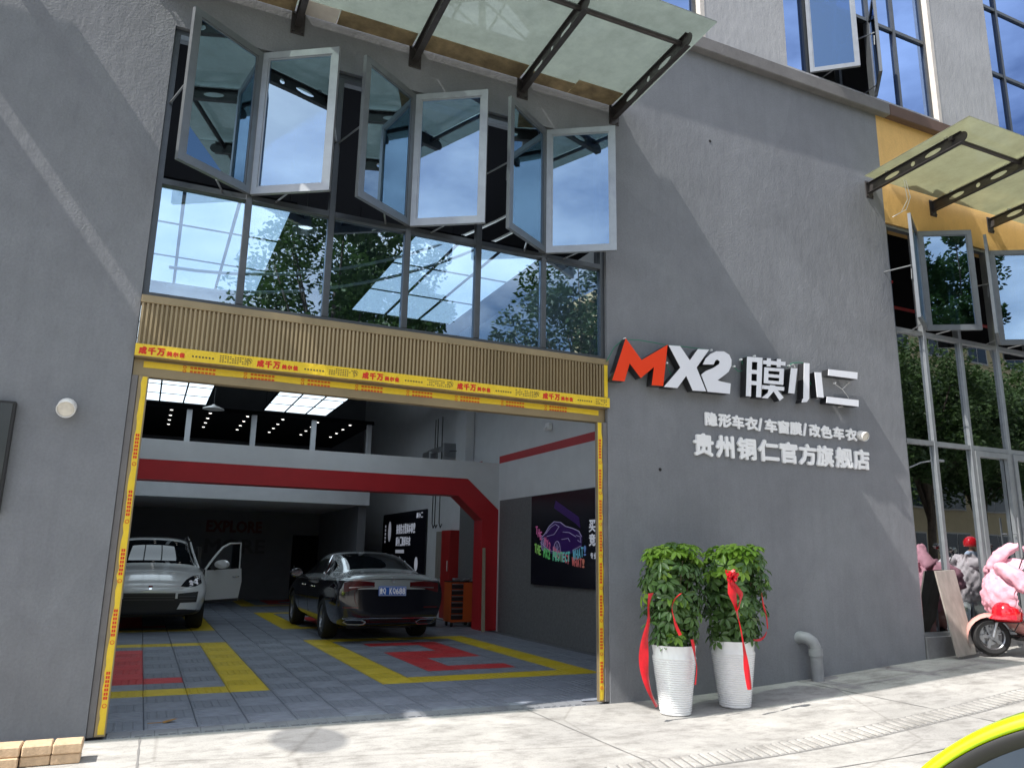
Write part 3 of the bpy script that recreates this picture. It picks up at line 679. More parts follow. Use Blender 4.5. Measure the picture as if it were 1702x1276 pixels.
f = MB(); f.box(1.26, 1.62, -.26, -.012, 7.428, 7.437); f.build('flashing', 'reveal_pale', c1)
for a, b, d in ((-.3, 1.16, .24), (1.63, 2.52, .26), (2.62, 3.93, .30), (4.03, 4.62, .22), (4.625, 5.28, .31)):
    f = MB(); f.box(a, b, -d, -.012, 7.428, 7.437); f.build('flashing', 'rust_strip', c1, label='rusty stained flashing along the back of the canopy')
c2 = canopy('glass_canopy', 'yellowish glass canopy on steel brackets over the right-hand shop', [10.05, 11.52, 12.97, 14.4, 15.8], 9.86, 16.1, 'canopy_glass_right', [11.52, 12.97, 14.4, 15.8])
f = MB(); f.tube([(10.42, -.35, 7.40), (10.5, -.32, 7.1), (10.42, -.25, 6.9), (10.30, -.18, 6.82)], .006, 5); f.tube([(10.45, -.36, 7.40), (10.56, -.33, 7.15), (10.50, -.28, 6.95), (10.36, -.18, 6.86)], .006, 5)
f.build('loose_cable', 'wire_white', label='loose white cable dangling from the right-hand canopy', cat='cable')
canopy('glass_canopy', 'glass canopy on brackets over the wall left of the garage', [-6.9, -5.5, -4.1, -2.9, -1.75], -7.1, -1.55, 'canopy_glass', [-5.5, -4.1, -2.95, -2.75], dep=.96)

# ------------------------------------------------------------------ big sign
C7 = lambda x, y: (1000+x/3.7, 540+y/3.7)
def tr(pts, d): 
    o = []
    for x, y in pts:
        p = at(*C7(x, y), 1, -d); o.append((p.x, p.z))
    return o
sg = thing('shop_sign', (7.3, -.05, 3.6), 'shop sign of deep box letters reading MX2 膜小二 on the grey wall', 'sign')
def box_letter(polys, face_m, lab, d0=.035, d1=.15):
    side = MB(); face = MB()
    for i, pl in enumerate(polys):
        side.prism(pl, FAC, d0, d1-.004-.0006*i)
        # face slightly inset
        cx = sum(p[0] for p in pl)/len(pl); cz = sum(p[1] for p in pl)/len(pl)
        face.prism(pl, FAC, d1-.0035-.0006*i, d1+.003-.0007*i)
    s = side.build('letter', 'letter_side', sg, label=lab); face.build('letter_face', face_m, s)
    pins = MB()
    xs_ = [p[0] for pl in polys for p in pl]; zs_ = [p[1] for pl in polys for p in pl]
    for pl in polys[:3]:
        cx = sum(p[0] for p in pl)/len(pl); cz = sum(p[1] for p in pl)/len(pl); pins.cyl((cx, 0, cz), (cx, -d0-.003, cz), .012, n=6)
    pins.build('standoff', 'steel', s)
D = .15
box_letter([tr([(148, 82), (245, 216), (405, 122), (378, 375), (308, 370), (322, 258), (240, 326), (172, 235), (140, 346), (65, 340)], D)], 'letter_red', 'red letter M')
box_letter([tr([(412, 125), (482, 130), (542, 218), (592, 148), (660, 152), (583, 262), (642, 408), (560, 403), (520, 312), (465, 388), (383, 380), (484, 262)], D)], 'letter_white', 'white letter X')
box_letter([tr([(622, 243), (640, 205), (668, 178), (704, 162), (752, 163), (784, 183), (798, 215), (797, 250), (780, 288), (742, 318), (712, 340), (740, 349), (793, 360), (788, 423), (652, 410), (612, 305), (640, 283), (690, 262), (722, 240), (727, 224), (712, 213), (698, 220), (688, 243)], D)], 'letter_white', 'white digit 2')
q00, q10, q11, q01 = (895, 195), (1132, 212), (1122, 460), (888, 437)
def mo(u, v):
    return (q00[0]*(1-u)*(1-v)+q10[0]*u*(1-v)+q11[0]*u*v+q01[0]*(1-u)*v, q00[1]*(1-u)*(1-v)+q10[1]*u*(1-v)+q11[1]*u*v+q01[1]*(1-u)*v)
def rc(a, b, c, d): return tr([mo(a, c), mo(b, c), mo(b, d), mo(a, d)], D)
box_letter([rc(0, .125, .0, 1), rc(.27, .395, 0, 1), rc(.1, .29, 0, .12), rc(.1, .29, .32, .42), rc(.1, .29, .60, .70),
            rc(.42, 1, .06, .155), rc(.52, .62, 0, .2), rc(.78, .88, 0, .2), rc(.46, .57, .23, .63), rc(.86, .97, .23, .63), rc(.55, .88, .23, .31), rc(.55, .88, .39, .47), rc(.55, .88, .55, .63),
            rc(.42, 1, .68, .775), tr([mo(.63, .66), mo(.77, .66), mo(.74, .8), mo(.58, 1), mo(.42, 1), mo(.58, .86)], D), tr([mo(.69, .76), mo(.82, .76), mo(1.0, .94), mo(.9, 1.03)], D)], 'letter_white', 'white character 膜')
box_letter([tr([(1165, 265), (1203, 268), (1185, 422), (1148, 418)], D), tr([(1245, 233), (1278, 236), (1276, 452), (1262, 473), (1230, 476), (1234, 458), (1241, 450)], D), tr([(1310, 290), (1350, 292), (1366, 447), (1326, 443)], D)], 'letter_white', 'white character 小')
box_letter([tr([(1395, 272), (1573, 292), (1572, 333), (1393, 310)], D), tr([(1385, 440), (1580, 462), (1580, 502), (1382, 478)], D)], 'letter_white', 'white character 二')
f = MB()
def wire(pts, d=.06): f.tube([Vector((at(*C7(x, y), 1, -d).x, -d, at(*C7(x, y), 1, -d).z)) for x, y in pts], .006, 5)
wire([(30, 225), (75, 140), (130, 92), (150, 85)]); wire([(150, 88), (240, 95), (330, 110), (400, 124)]); wire([(420, 126), (520, 135), (600, 146), (668, 156)]); wire([(395, 235), (420, 290), (430, 310)])
wire([(805, 250), (840, 285), (875, 280), (860, 215), (890, 197)]); wire([(1140, 260), (1170, 235), (1215, 230), (1245, 236)]); wire([(1270, 330), (1300, 395)])
f.build('sign_wire', 'wire_green', sg)
f = MB(); wire([(1430, 360), (1480, 395), (1525, 350)]); wire([(1478, 392), (1520, 450)]); wire([(1190, 262), (1180, 240), (1165, 246)]); wire([(1455, 505), (1490, 498)]); f.build('sign_wire', 'wire_white', sg)
f = MB()
for x, y in ((140, 86), (398, 235), (672, 156), (812, 255), (855, 213), (938, 192), (1150, 252), (1432, 358), (1328, 448)):
    p = at(*C7(x, y), 1, -.07); f.cyl((p.x, -.055, p.z), (p.x, -.09, p.z), .014, n=8)
f.build('cable_clip', 'acrylic_white', sg)

def text_line(label, chars, zt, zb, depth, bev):
    root = thing('lettering', (at(*C7(chars[0][1], 700), 1, 0).x, 0, zb), label, 'lettering')
    for ch, a, b in chars:
        yy = 545+(a-640)*.094+40 if zt > 3.1 else 748+(a-567)*.07
        u0 = at(*C7(a, yy), 1, -depth).x; u1 = at(*C7(b, yy), 1, -depth).x
        f = MB(); put_text(f, ch, (u0, zb, u1, zt), lambda u, v, d: Vector((u, -.005-depth/2-d, v)), depth, bev)
        f.build('character', 'acrylic_white', root)
zA = (at(*C7(674, 545), 1, -.03).z+at(*C7(1534, 634), 1, -.03).z)/2; zB = (at(*C7(674, 622), 1, -.03).z+at(*C7(1534, 702), 1, -.03).z)/2
text_line('row of small raised white characters with two slashes under the big sign', [('隐', 640, 708), ('形', 722, 795), ('车', 805, 872), ('衣', 885, 957), ('/', 964, 985), ('车', 1007, 1075), ('窗', 1087, 1150), ('膜', 1160, 1227), ('/', 1240, 1258), ('改', 1280, 1340), ('色', 1350, 1413), ('车', 1427, 1487), ('衣', 1503, 1565)], zA, zB, .022, .0095)
zA = (at(*C7(620, 682), 1, -.04).z+at(*C7(1585, 757), 1, -.04).z)/2; zB = (at(*C7(620, 812), 1, -.04).z+at(*C7(1585, 870), 1, -.04).z)/2
text_line('lowest row of larger raised white characters on the grey wall', [('贵', 567, 677), ('州', 702, 803), ('铜', 833, 937), ('仁', 960, 1077), ('官', 1092, 1190), ('方', 1208, 1305), ('旗', 1315, 1410), ('舰', 1432, 1527), ('店', 1540, 1630)], zA, zB, .03, .013)

# ------------------------------------------------------------------ small things on the wall
def spot(label, px, py, r, l, tilt):
    p = at(px, py, 1, -.1); t = thing('wall_spotlight', (p.x, 0, p.z), label, 'lamp', 'round wall spotlights')
    f = MB(); f.lathe([(.0, 0), (r*.8, 0), (r*.95, .01), (r, .03), (r, l), (r*.93, l+.008), (r*.86, l)], 24, 0, Matrix.Translation(p+Vector((0, .1, 0))) @ Matrix.Rotation(R(90+tilt), 4, 'X')); f.build('body', 'lamp_white', t, smooth=40)
    f = MB(); f.lathe([(r*.85, l-.004), (r*.4, l-.001), (.0, l)], 24, 0, Matrix.Translation(p+Vector((0, .1, 0))) @ Matrix.Rotation(R(90+tilt), 4, 'X')); f.build('lens', 'lamp_lens', t, smooth=True)
spot('round white wall spotlight on the grey wall left of the garage opening', 111, 671, .078, .13, 24)
spot('white wall spotlight beside the end of the small white characters', 1437, 721, .068, .12, 20)
sb = thing('display_board', (-1.5, 0, 1.86), 'dark glossy framed board cut by the left edge of the view', 'board')
f = MB(); f.bbox(-2.6, -.862, -.07, -.001, 1.84, 2.80, .006); b = f.build('frame', 'plastic_black', sb); f = MB(); f.box(-2.58, -.885, -.074, -.0705, 1.86, 2.78); f.build('screen', 'screen_glass', sb)
f = MB()
for px, py in ((1097, 780), (1180, 235)):
    p = at(px, py, 1, 0); f.cyl((p.x, -.004, p.z), (p.x, .0, p.z), .022, n=9)
    f.build('wall_hole', 'dark_gap', bld); f = MB()
dp = thing('drain_pipe', (8.17, -.12, .1), 'grey plastic drain pipe bending out of the wall into the pavement', 'pipe')
f = MB(); zg = gz(8.17); arc = [(8.02+.0, -.02, zg+.56)]+[(8.02+.13*math.sin(a), -.12-.0*a, zg+.43+.13*math.cos(a)) for a in [q*math.pi/10 for q in range(1, 6)]]
pts = [(8.02, .05, zg+.50), (8.03, -.04, zg+.52), (8.07, -.10, zg+.51), (8.125, -.13, zg+.465), (8.155, -.14, zg+.40), (8.165, -.14, zg+.3), (8.17, -.14, zg-.02)]
f.tube(pts, .075, 16); f.build('pipe', 'pipe_grey', dp, smooth=50)
f = MB(); f.tube([(8.155, -.14, zg+.385), (8.163, -.14, zg+.30)], .086, 16); f.build('pipe_collar', 'pipe_grey', dp, smooth=40)

# ================================================================== GARAGE INTERIOR
TS = .45; X0 = 3.15-.45*13; Y0 = .2        # tile grid: column 13 starts at x=3.15, row 4 at y=2.0
mb = MB(); mb.box(-2.6, 7.46, .02, 21, -.3, -.022); mb.box(0, 5.19, .0, .02, -.3, -.022)
flo = mb.build('shop_floor', 'int_dark', kind='structure', org=(2.4, 10, -.3))
ONE = ['.X.', 'XX.', '.X.', '.X.', '.X.', '.X.', '.X.', 'XXX']
TWO = ['XXX', '..X', '..X', 'XXX', 'XXX', 'X..', 'X..', 'XXX']
def tile_colour(i, j):
    for r0, rows in ((4, 12), (21, 11), (38, 9)):
        if r0 <= j < r0+rows:
            for c0, dig in ((3, ONE), (13, TWO)):
                if c0 <= i < c0+7:
                    if i in (c0, c0+6) or j in (r0, r0+rows-1): return 'tile_yellow'
                    a, b = i-c0-2, (j-r0-2)
                    if 0 <= a < 3 and 0 <= b < 8:
                        row = dig[7-b]
                        if r0 > 4: row = row
                        if row[a] == 'X': return 'tile_red'
    return 'tile_grey' if (i*7+j*3) % 2 else 'tile_grey_b'
def tile_bm(c):
    f = MB(); g = .0015; h = TS
    a, b = g, h-g
    # bevelled slab (top + chamfer + short skirt) and raised ribs in two directions
    vs = [(a, a, -.012), (b, a, -.012), (b, b, -.012), (a, b, -.012), (a+.006, a+.006, -.002), (b-.006, a+.006, -.002), (b-.006, b-.006, -.002), (a+.006, b-.006, -.002)]
    f.add(vs, [(4, 5, 6, 7), (0, 1, 5, 4), (1, 2, 6, 5), (2, 3, 7, 6), (3, 0, 4, 7)])
    for k in range(5):
        x0 = .03+k*.042; zt = .003
        if k < 5: f.add([(x0, .03, -.002), (x0+.026, .03, -.002), (x0+.026, .42, -.002), (x0, .42, -.002), (x0+.006, .036, zt), (x0+.02, .036, zt), (x0+.02, .414, zt), (x0+.006, .414, zt)] if k % 2 == 0 else
                        [(x0+.2, .03, -.002), (x0+.226, .03, -.002), (x0+.226, .42, -.002), (x0+.2, .42, -.002), (x0+.206, .036, zt), (x0+.22, .036, zt), (x0+.22, .414, zt), (x0+.206, .414, zt)],
                        [(4, 5, 6, 7), (0, 1, 5, 4), (1, 2, 6, 5), (2, 3, 7, 6), (3, 0, 4, 7)])
    for v in f.v: v.x -= TS/2; v.y -= TS/2
    return f.mesh('floor_tile', [c])
TM = {c: tile_bm(c) for c in ('tile_grey', 'tile_grey_b', 'tile_yellow', 'tile_red')}
fl_o = ORG[flo.name]; far = {c: MB() for c in TM}
n_t = 0
for i in range(0, 23):
    for j in range(0, 46):
        x, y = X0+i*TS, Y0+j*TS
        if x+TS > 7.45: continue
        c = tile_colour(i, j)
        if j < 16 and 5 <= i and n_t < 300:
            linkmesh('floor_tile', TM[c], flo, (Vector((x+TS/2, y+TS/2, 0))-fl_o)*S, (0, 0, (i+j) % 2*math.pi/2)); n_t += 1
        else:
            g = .004; far[c].add([(x+g, y+g, -.012), (x+TS-g, y+g, -.012), (x+TS-g, y+TS-g, -.012), (x+g, y+TS-g, -.012), (x+g+.006, y+g+.006, .001), (x+TS-g-.006, y+g+.006, .001), (x+TS-g-.006, y+TS-g-.006, .001), (x+g+.006, y+TS-g-.006, .001)],
                                 [(4, 5, 6, 7), (0, 1, 5, 4), (1, 2, 6, 5), (2, 3, 7, 6), (3, 0, 4, 7)])
for c, f in far.items():
    if f.v: f.build('far_floor_tiles', c, flo, kind='stuff')
# ramp edge pieces at the threshold
f = MB()
for i in range(26):
    x = .16+i*.19
    if x+.18 > 5.05: break
    f.add([(x, -.0, -.02), (x+.186, -.0, -.02), (x+.186, .19, -.001), (x, .19, -.001)], [(0, 1, 2, 3)])
    f.box(x+.03, x+.10, .02, .06, -.019, -.008); f.box(x+.12, x+.165, .02, .06, -.019, -.009)
f.build('edge_strip', 'tile_edge', flo)

# portal frame across the room
pf = thing('portal_frame', (4, 8.3, 0), 'red and white portal frame spanning the garage behind the front bays', 'portal frame')
YF, YB = 8.3, 8.75
f = MB(); pl = [(-2.6, 3.255), (6.70, 3.255), (7.46, 2.60), (7.46, 3.645), (-2.6, 3.645)]
f.prism([(x, z) for x, z in pl], lambda u, v, d: Vector((u, YB-d, v)), 0, YB-YF); f.build('white_beam', 'int_white', pf)
f = MB(); pl = [(-2.6, 2.875), (6.47, 2.875), (7.07, 2.36), (7.07, 0), (7.455, 0), (7.455, 2.595), (6.695, 3.25), (-2.6, 3.25)]
f.prism(pl, lambda u, v, d: Vector((u, YB+.02-d, v)), 0, YB-YF+.026); f.build('red_frame', 'int_red', pf)

# mezzanine at the back
mz = thing('mezzanine', (2, 15, 3), 'white edged mezzanine gallery at the back of the garage', 'gallery')
f = MB(); f.box(-2.6, 6.24, 15, 20.9, 2.99, 3.40); f.build('floor_edge', 'int_white', mz)
f = MB(); f.box(-2.6, 6.24, 14.95, 20.9, 5.40, 5.50); f.build('gallery_ceiling', 'int_black', mz)
for x in (-.65, 1.06, 2.78, 4.47, 6.13):
    f = MB(); f.bbox(x-.07, x+.07, 15.02, 15.16, 3.40, 5.40, .005); f.build('column', 'int_white', mz)
f = MB(); f.box(6.0, 6.24, 15.3, 20.9, 0, 2.98); f.build('side_wall', 'int_dark', mz)
f = MB(); f.tube([(-2.6, 15.08, 3.95), (6.2, 15.08, 3.95)], .012, 6); f.build('rail', 'steel', mz)
dl = MB(); dl.lathe([(0, 0), (.038, 0), (.042, .006)], 12, 0); dme = dl.mesh('downlight', ['downlight'])
for x in (.6, 1.61, 2.62, 3.61, 4.62, 5.6):
    for y in (15.35, 16.3, 17.2, 18.1):
        o = bpy.data.objects.new('downlight', dme); COL.objects.link(o); o.location = Vector((x, y, 5.385))*S
        tag(o, 'tiny round downlight in the black gallery ceiling at the back', 'lamp', 'downlights of the gallery ceiling')

# hanging LED panel fields
def led(xa, ya, rows, label):
    w_, l_ = .59, 1.2; t = thing('light_panel', (xa+.9, ya+rows*l_/2, 5.5), label, 'lamp', 'white grid light panels under the garage ceiling')
    f = MB()
    for i in range(4): f.box(xa+i*w_-.018, xa+i*w_+.018, ya-.018, ya+rows*l_+.018, 5.49, 5.54)
    for j in range(rows+1):
        for i in range(3): f.box(xa+i*w_+.0185, xa+(i+1)*w_-.0185, ya+j*l_-.012, ya+j*l_+.012, 5.491, 5.54)
    for cx in (xa+.05, xa+3*w_-.05):
        for cy in (ya+.1, ya+rows*l_-.1): f.cyl((cx, cy, 5.54), (cx, cy, 7.3), .006, n=5)
    f.build('frame', 'int_black', t)
    for i in range(3):
        for j in range(rows):
            f = MB(); f.box(xa+i*w_+.02, xa+(i+1)*w_-.02, ya+j*l_+.014, ya+(j+1)*l_-.014, 5.505, 5.53); f.build('panel', 'led_panel', t)
led(-.32, .78, 3, 'front left light panel grid seen through the window over the garage')
led(2.96, .78, 3, 'front right light panel grid seen through the window over the garage')
led(-.32, 11.1, 3, 'rear left light panel grid above the white parked SUV')
led(2.96, 11.1, 3, 'rear right light panel grid above the portal frame')
led(-.32, 5.6, 3, 'middle left light panel grid hidden behind the fluted panel')
led(2.96, 5.6, 3, 'unseen middle right light panel grid added to brighten the garage')  # extra grid out of view, added to raise the light in the garage
# a white pendant lamp
t = thing('pendant_lamp', (1.9, 10.2, 4.6), 'round white pendant lamp hanging between the two rear light panels', 'lamp')
p = at(355, 680, 1, 12.0)
t.location = p*S; ORG[t.name] = p
f = MB(); f.lathe([(.02, .12), (.06, .09), (.24, .02), (.25, 0), (.0, .005)], 20, 0, Matrix.Translation(p)); f.build('shade', 'lamp_white', t, smooth=50)
f = MB(); f.cyl(p+Vector((0, 0, .1)), (p.x, p.y, 7.29), .008, n=6); f.build('cord', 'wire_black', t)
t = thing('pendant_lamp', (1.6, 2.3, 5.3), 'glass bell pendant lamp seen through the second pane above the fluted panel', 'lamp')
p = at(508, 378, 1, 1.6); t.location = p*S; ORG[t.name] = p
f = MB(); f.lathe([(.03, .10), (.07, .08), (.17, -.04), (.16, -.05), (.06, .06)], 20, 0, Matrix.Translation(p)); f.build('shade', 'steel', t, smooth=50)
f = MB(); f.lathe([(0, .01), (.09, .01), (.10, .03)], 16, 0, Matrix.Translation(p)); f.build('bulb', 'downlight', t); f = MB(); f.cyl(p+Vector((0, 0, .1)), (p.x, p.y, 7.29), .006, n=6); f.build('cord', 'wire_black', t)
# slack cables behind the window
f = MB()
for dz, y in ((0, .9), (.28, 1.1)):
    f.tube([(.2+i*.28, y, 4.35+dz+.0042*(i**2.0)*(1+.1*dz)*1.6) for i in range(17)], .018, 6)
f.build('slack_cable', 'wire_white', label='pale slack cables swinging up behind the window panes', cat='cable')

# side wall furniture ------------------------------------------------
WX = 7.448
SW = lambda u, v, d: Vector((WX-d, u, v))       # u along y
def on_wall(yright):                            # text runs from far (large y) to near (small y)
    return lambda u, v, d: Vector((WX-.05-d, -u, v))
po = thing('wall_poster', (7.4, 5, 1.0), 'black poster of a purple sports car with rainbow lettering beside the door jamb', 'poster')
f = MB(); f.box(7.40, WX, 2.9, 6.5, 1.04, 2.78); f.build('panel', 'poster_black', po)
PW = lambda u, v, d: Vector((7.399-d, 6.5-u, 1.04+v))     # u from the far edge towards the camera
f = MB(); f.prism([(1.05, 1.60), (1.95, 1.25), (2.0, 1.05), (1.85, 1.13), (.98, 1.46)], PW, 0, .001); f.build('purple_beam', 'poster_purple', po)
f = MB()   # body of the printed car
car = [(.42, .78), (.5, .66), (.9, .60), (1.35, .56), (1.75, .62), (2.05, .72), (2.06, .92), (1.95, 1.0), (1.7, 1.06), (1.45, 1.10), (1.25, 1.18), (1.0, 1.2), (.8, 1.12), (.62, .98), (.45, .9)]
f.prism(car, PW, 0, .0015); f.build('printed_car', 'poster_purple', po)
f = MB()
def ln(pts, r=.006): f.tube([PW(u, v, .004) for u, v in pts], r, 4)
ln([(.45, .9), (.62, .98), (.8, 1.12), (1.0, 1.2), (1.25, 1.18), (1.45, 1.10), (1.7, 1.06), (1.95, 1.0), (2.05, .9)], .009)
ln([(.66, .98), (.86, 1.1), (1.05, 1.15), (1.2, 1.1)]); ln([(1.2, 1.1), (1.0, .96), (.7, .93)]); ln([(1.35, 1.0), (1.6, .98), (1.85, .9)]); ln([(1.3, .86), (1.55, .88), (1.62, .82)]); ln([(1.85, .93), (2.0, .90), (2.02, .80), (1.9, .84)]); ln([(1.72, .66), (2.02, .74)]); ln([(.42, .82), (.8, .66), (1.3, .6)])
for cx, cz, rx, rz in ((1.12, .66, .13, .17), (.55, .78, .08, .12)):
    ln([(cx+rx*math.cos(a), cz+rz*math.sin(a)) for a in [q*math.pi/8 for q in range(17)]], .007)
    for a in [q*math.pi/5 for q in range(10)]: ln([(cx, cz), (cx+rx*.85*math.cos(a), cz+rz*.85*math.sin(a))], .003)
f.build('printed_lines', 'poster_line', po)
import colorsys
for arc, (hx0, hx1, cc) in (('blue', (.28, .62, 0)), ('red', (.92, 1.02, 1))):
    s = 'THE MX2 PROTECT WHAT!'
    for k, ch in enumerate(s):
        if ch == ' ': continue
        t_ = k/(len(s)-1)
        if arc == 'blue': u, v, hgt = .18+t_*1.95, .62-.24*math.sin(t_*math.pi*.75)+.12*t_, .17
        else: u, v, hgt = .22+t_*1.85, .98-.62*t_-.16*math.sin(t_*math.pi), .15
        nm = 'poster_'+arc+str(k//4)
        if nm not in MATS:
            c = colorsys.hsv_to_rgb((hx0+(hx1-hx0)*t_) % 1, .75, .65); pm(nm, c, .4, emit=(c, .07))
        f = MB(); put_text(f, ch, (u, v, u+.075, v+hgt), PW_b(.006 if arc == 'blue' else .003) if False else (lambda U, V, d, o=(.006 if arc == 'blue' else .003): PW(U, V, o+d)), .001, .006)
        f.build('printed_letter', nm, po)
f = MB()
for ch, u, v in (('买', 2.32, .98), ('竞', 2.32, .74)): put_text(f, ch, (u, v, u+.2, v+.2), lambda U, V, d: PW(U, V, .004+d), .001, .008)
for ch, u, v in (('专', 2.36, .52), ('业', 2.48, .52)): put_text(f, ch, (u, v, u+.09, v+.1), lambda U, V, d: PW(U, V, .004+d), .001, .003)
f.build('printed_words', 'poster_white', po)

po = thing('wall_poster', (7.4, 15, 1.0), 'black poster with white characters on the far side wall behind the sedan', 'poster')
f = MB(); f.box(7.40, WX, 13.15, 17.5, 1.05, 2.85); f.build('panel', 'poster_black', po)
PW2 = lambda u, v, d: Vector((7.397-d, 17.5-u, 1.05+v))
f = MB()
for i, ch in enumerate('拉得住才是真本事!'): put_text(f, ch, (1.55+i*.21, 1.16, 1.55+i*.21+.18, 1.44), PW2, .001, .010)
for i, ch in enumerate('膜小二隐形车衣'): put_text(f, ch, (1.55+i*.21, .80, 1.55+i*.21+.18, 1.06), PW2, .001, .010)
for i, ch in enumerate('膜小二'): put_text(f, ch, (3.5+i*.2, 1.58, 3.5+i*.2+.17, 1.72), PW2, .001, .006)
for i in range(8): f.box(7.393, 7.397, 17.5-1.55-i*.11-.09, 17.5-1.55-i*.11, 1.05+.58, 1.05+.68)
for i in range(5): f.box(7.393, 7.397, 17.5-.28-.09, 17.5-.28, 1.05+.9+i*.12, 1.05+.98+i*.12)
f.prism([(.8+.16*math.cos(a), 1.25+.32*math.sin(a)) for a in [q*math.pi/8 for q in range(16)]], PW2, 0, .002); f.prism([(3.62+.15*math.cos(a), .28+.2*math.sin(a)) for a in [q*math.pi/8 for q in range(16)]], PW2, 0, .002)
f.build('printed_words', 'poster_white', po)

# rolling tool cabinet
tcb = thing('tool_cabinet', (7.1, 9.45, 0), 'orange rolling tool cabinet with black and silver drawers beside the red frame leg', 'cabinet')
f = MB(); f.bbox(6.76, 7.38, 9.3, 9.75, .10, .98, .01); f.build('carcass', 'cab_orange', tcb)
f = MB(); f.box(6.755, 7.385, 9.295, 9.755, .98, 1.0); f.build('top', 'plastic_black', tcb)
for k in range(6):
    f = MB(); z = .16+k*.135; f.bbox(6.775, 7.06, 9.285, 9.30, z, z+.118, .004); d = f.build('drawer', 'plastic_black', tcb)
    f = MB(); f.box(6.785, 7.05, 9.272, 9.285, z+.09, z+.112); f.build('handle', 'steel', d)
for x in (6.82, 7.3):
    for y in (9.36, 9.7):
        f = MB(); f.cyl((x-.02, y, .05), (x+.02, y, .05), .05, n=12); f.build('caster', 'plastic_black', tcb)
f = MB(); f.bbox(6.85, 7.0, 9.35, 9.5, 1.0, 1.07, .02); f.bbox(7.1, 7.25, 9.36, 9.46, 1.0, 1.06, .02); f.cyl((7.15, 9.5, 1.03), (7.33, 9.55, 1.05), .02); f.build('hand_tools', 'steel', label='metal hand tools lying on the tool cabinet', cat='tools', org=(7.0, 9.45, 1.0))
t = thing('wall_cabinet', (7.4, 11, 1.0), 'narrow red steel cabinet on the side wall behind the tool cabinet', 'cabinet')
f = MB(); f.bbox(7.2, WX, 10.65, 11.28, .05, 2.2, .01); f.build('body', 'cab_red', t); f = MB(); f.cyl((7.18, 10.75, 1.2), (7.18, 10.75, 1.45), .012, n=8); f.build('handle', 'steel', t)
f = MB(); f.box(7.42, WX, 11.4, 12.3, 1.0, 2.2); f.build('notice_board', 'board_grey', label='pale notice board on the side wall behind the hanging cables', cat='board')
t = thing('side_door', (7.4, 10.4, 0), 'grey steel side door behind the red frame leg', 'door')
f = MB(); f.bbox(7.40, WX, 9.3, 10.55, .0, 2.84, .008); f.build('leaf', 'int_grey_tile', t); f = MB(); f.cyl((7.37, 9.45, 1.2), (7.37, 9.45, 1.5), .014, n=8); f.build('handle', 'steel', t)
t = thing('timber_batten', (7.02, 8.25, 0), 'pale timber batten leaning against the red frame leg', 'batten')
f = MB(); f.add([(6.99, 7.98, 0), (7.06, 7.98, 0), (7.16, 8.285, 1.75), (7.09, 8.285, 1.75), (6.99, 8.02, 0), (7.06, 8.02, 0), (7.16, 8.297, 1.75), (7.09, 8.297, 1.75)], [(0, 1, 2, 3), (7, 6, 5, 4), (0, 4, 5, 1), (1, 5, 6, 2), (2, 6, 7, 3), (3, 7, 4, 0)]); f.build('batten', 'wood_plank', t)
# cable hanger and reels on the wall
t = thing('hanging_cables', (7.2, 11.8, 2.3), 'black cables with hooks hanging from above by the side wall', 'cable')
for y in (11.5, 11.85, 12.05):
    f = MB(); f.tube([(7.2, y, 5.2), (7.2, y, 3.0), (7.21, y+.03, 2.4), (7.2, y-.1, 2.28), (7.2, y-.2, 2.36)], .014, 6); f.build('cable', 'wire_black', t)
t = thing('wall_bracket', (7.3, 11.3, 4.2), 'grey steel winch bracket on the side wall above the beam', 'bracket')
f = MB(); f.bbox(7.05, WX, 10.95, 11.05, 4.05, 4.42, .006); f.bbox(6.95, 7.05, 11.0, 11.9, 4.2, 4.32, .006); f.bbox(6.9, 7.1, 11.6, 12.2, 4.02, 4.28, .02); f.build('arm', 'steel', t)
f = MB(); f.tube([(7, 12.1, 4.3), (7, 12.25, 4.2), (7, 12.2, 4.0), (7, 11.9, 3.98)], .012, 6); f.tube([(7.2, 10.9, 4.2), (7.2, 10.4, 4.15)], .012, 6); f.build('hose', 'wire_black', t)
t = thing('wall_duct', (7.35, 10.2, 3.7), 'pale vertical boxed duct on the upper side wall', 'duct')
f = MB(); f.bbox(7.22, WX, 9.85, 10.5, 3.66, 7.28, .008); f.build('duct', 'int_white', t)
f = MB(); f.bbox(7.36, WX, 5.7, 5.85, 4.05, 4.2, .01); f.cyl((7.36, 5.77, 4.1), (7.3, 5.75, 4.07), .03); f.build('security_camera', 'acrylic_white', label='small white security camera on the upper side wall', cat='camera')
t = thing('waste_bin', (6.35, 9.6, 0), 'black waste bin standing between the sedan and the tool cabinet', 'bin')
f = MB(); f.lathe([(0, .012), (.17, .012), (.22, .55), (.235, .56), (.215, .55), (.17, .06)], 20, 0, Matrix.Translation((6.35, 9.6, 0))); f.build('bin', 'plastic_black', t, smooth=40); f = MB(); f.lathe([(.24, .56), (.22, .62), (.1, .68), (0, .69)], 20, 0, Matrix.Translation((6.35, 9.6, 0))); f.build('lid', 'plastic_black', t, smooth=40)
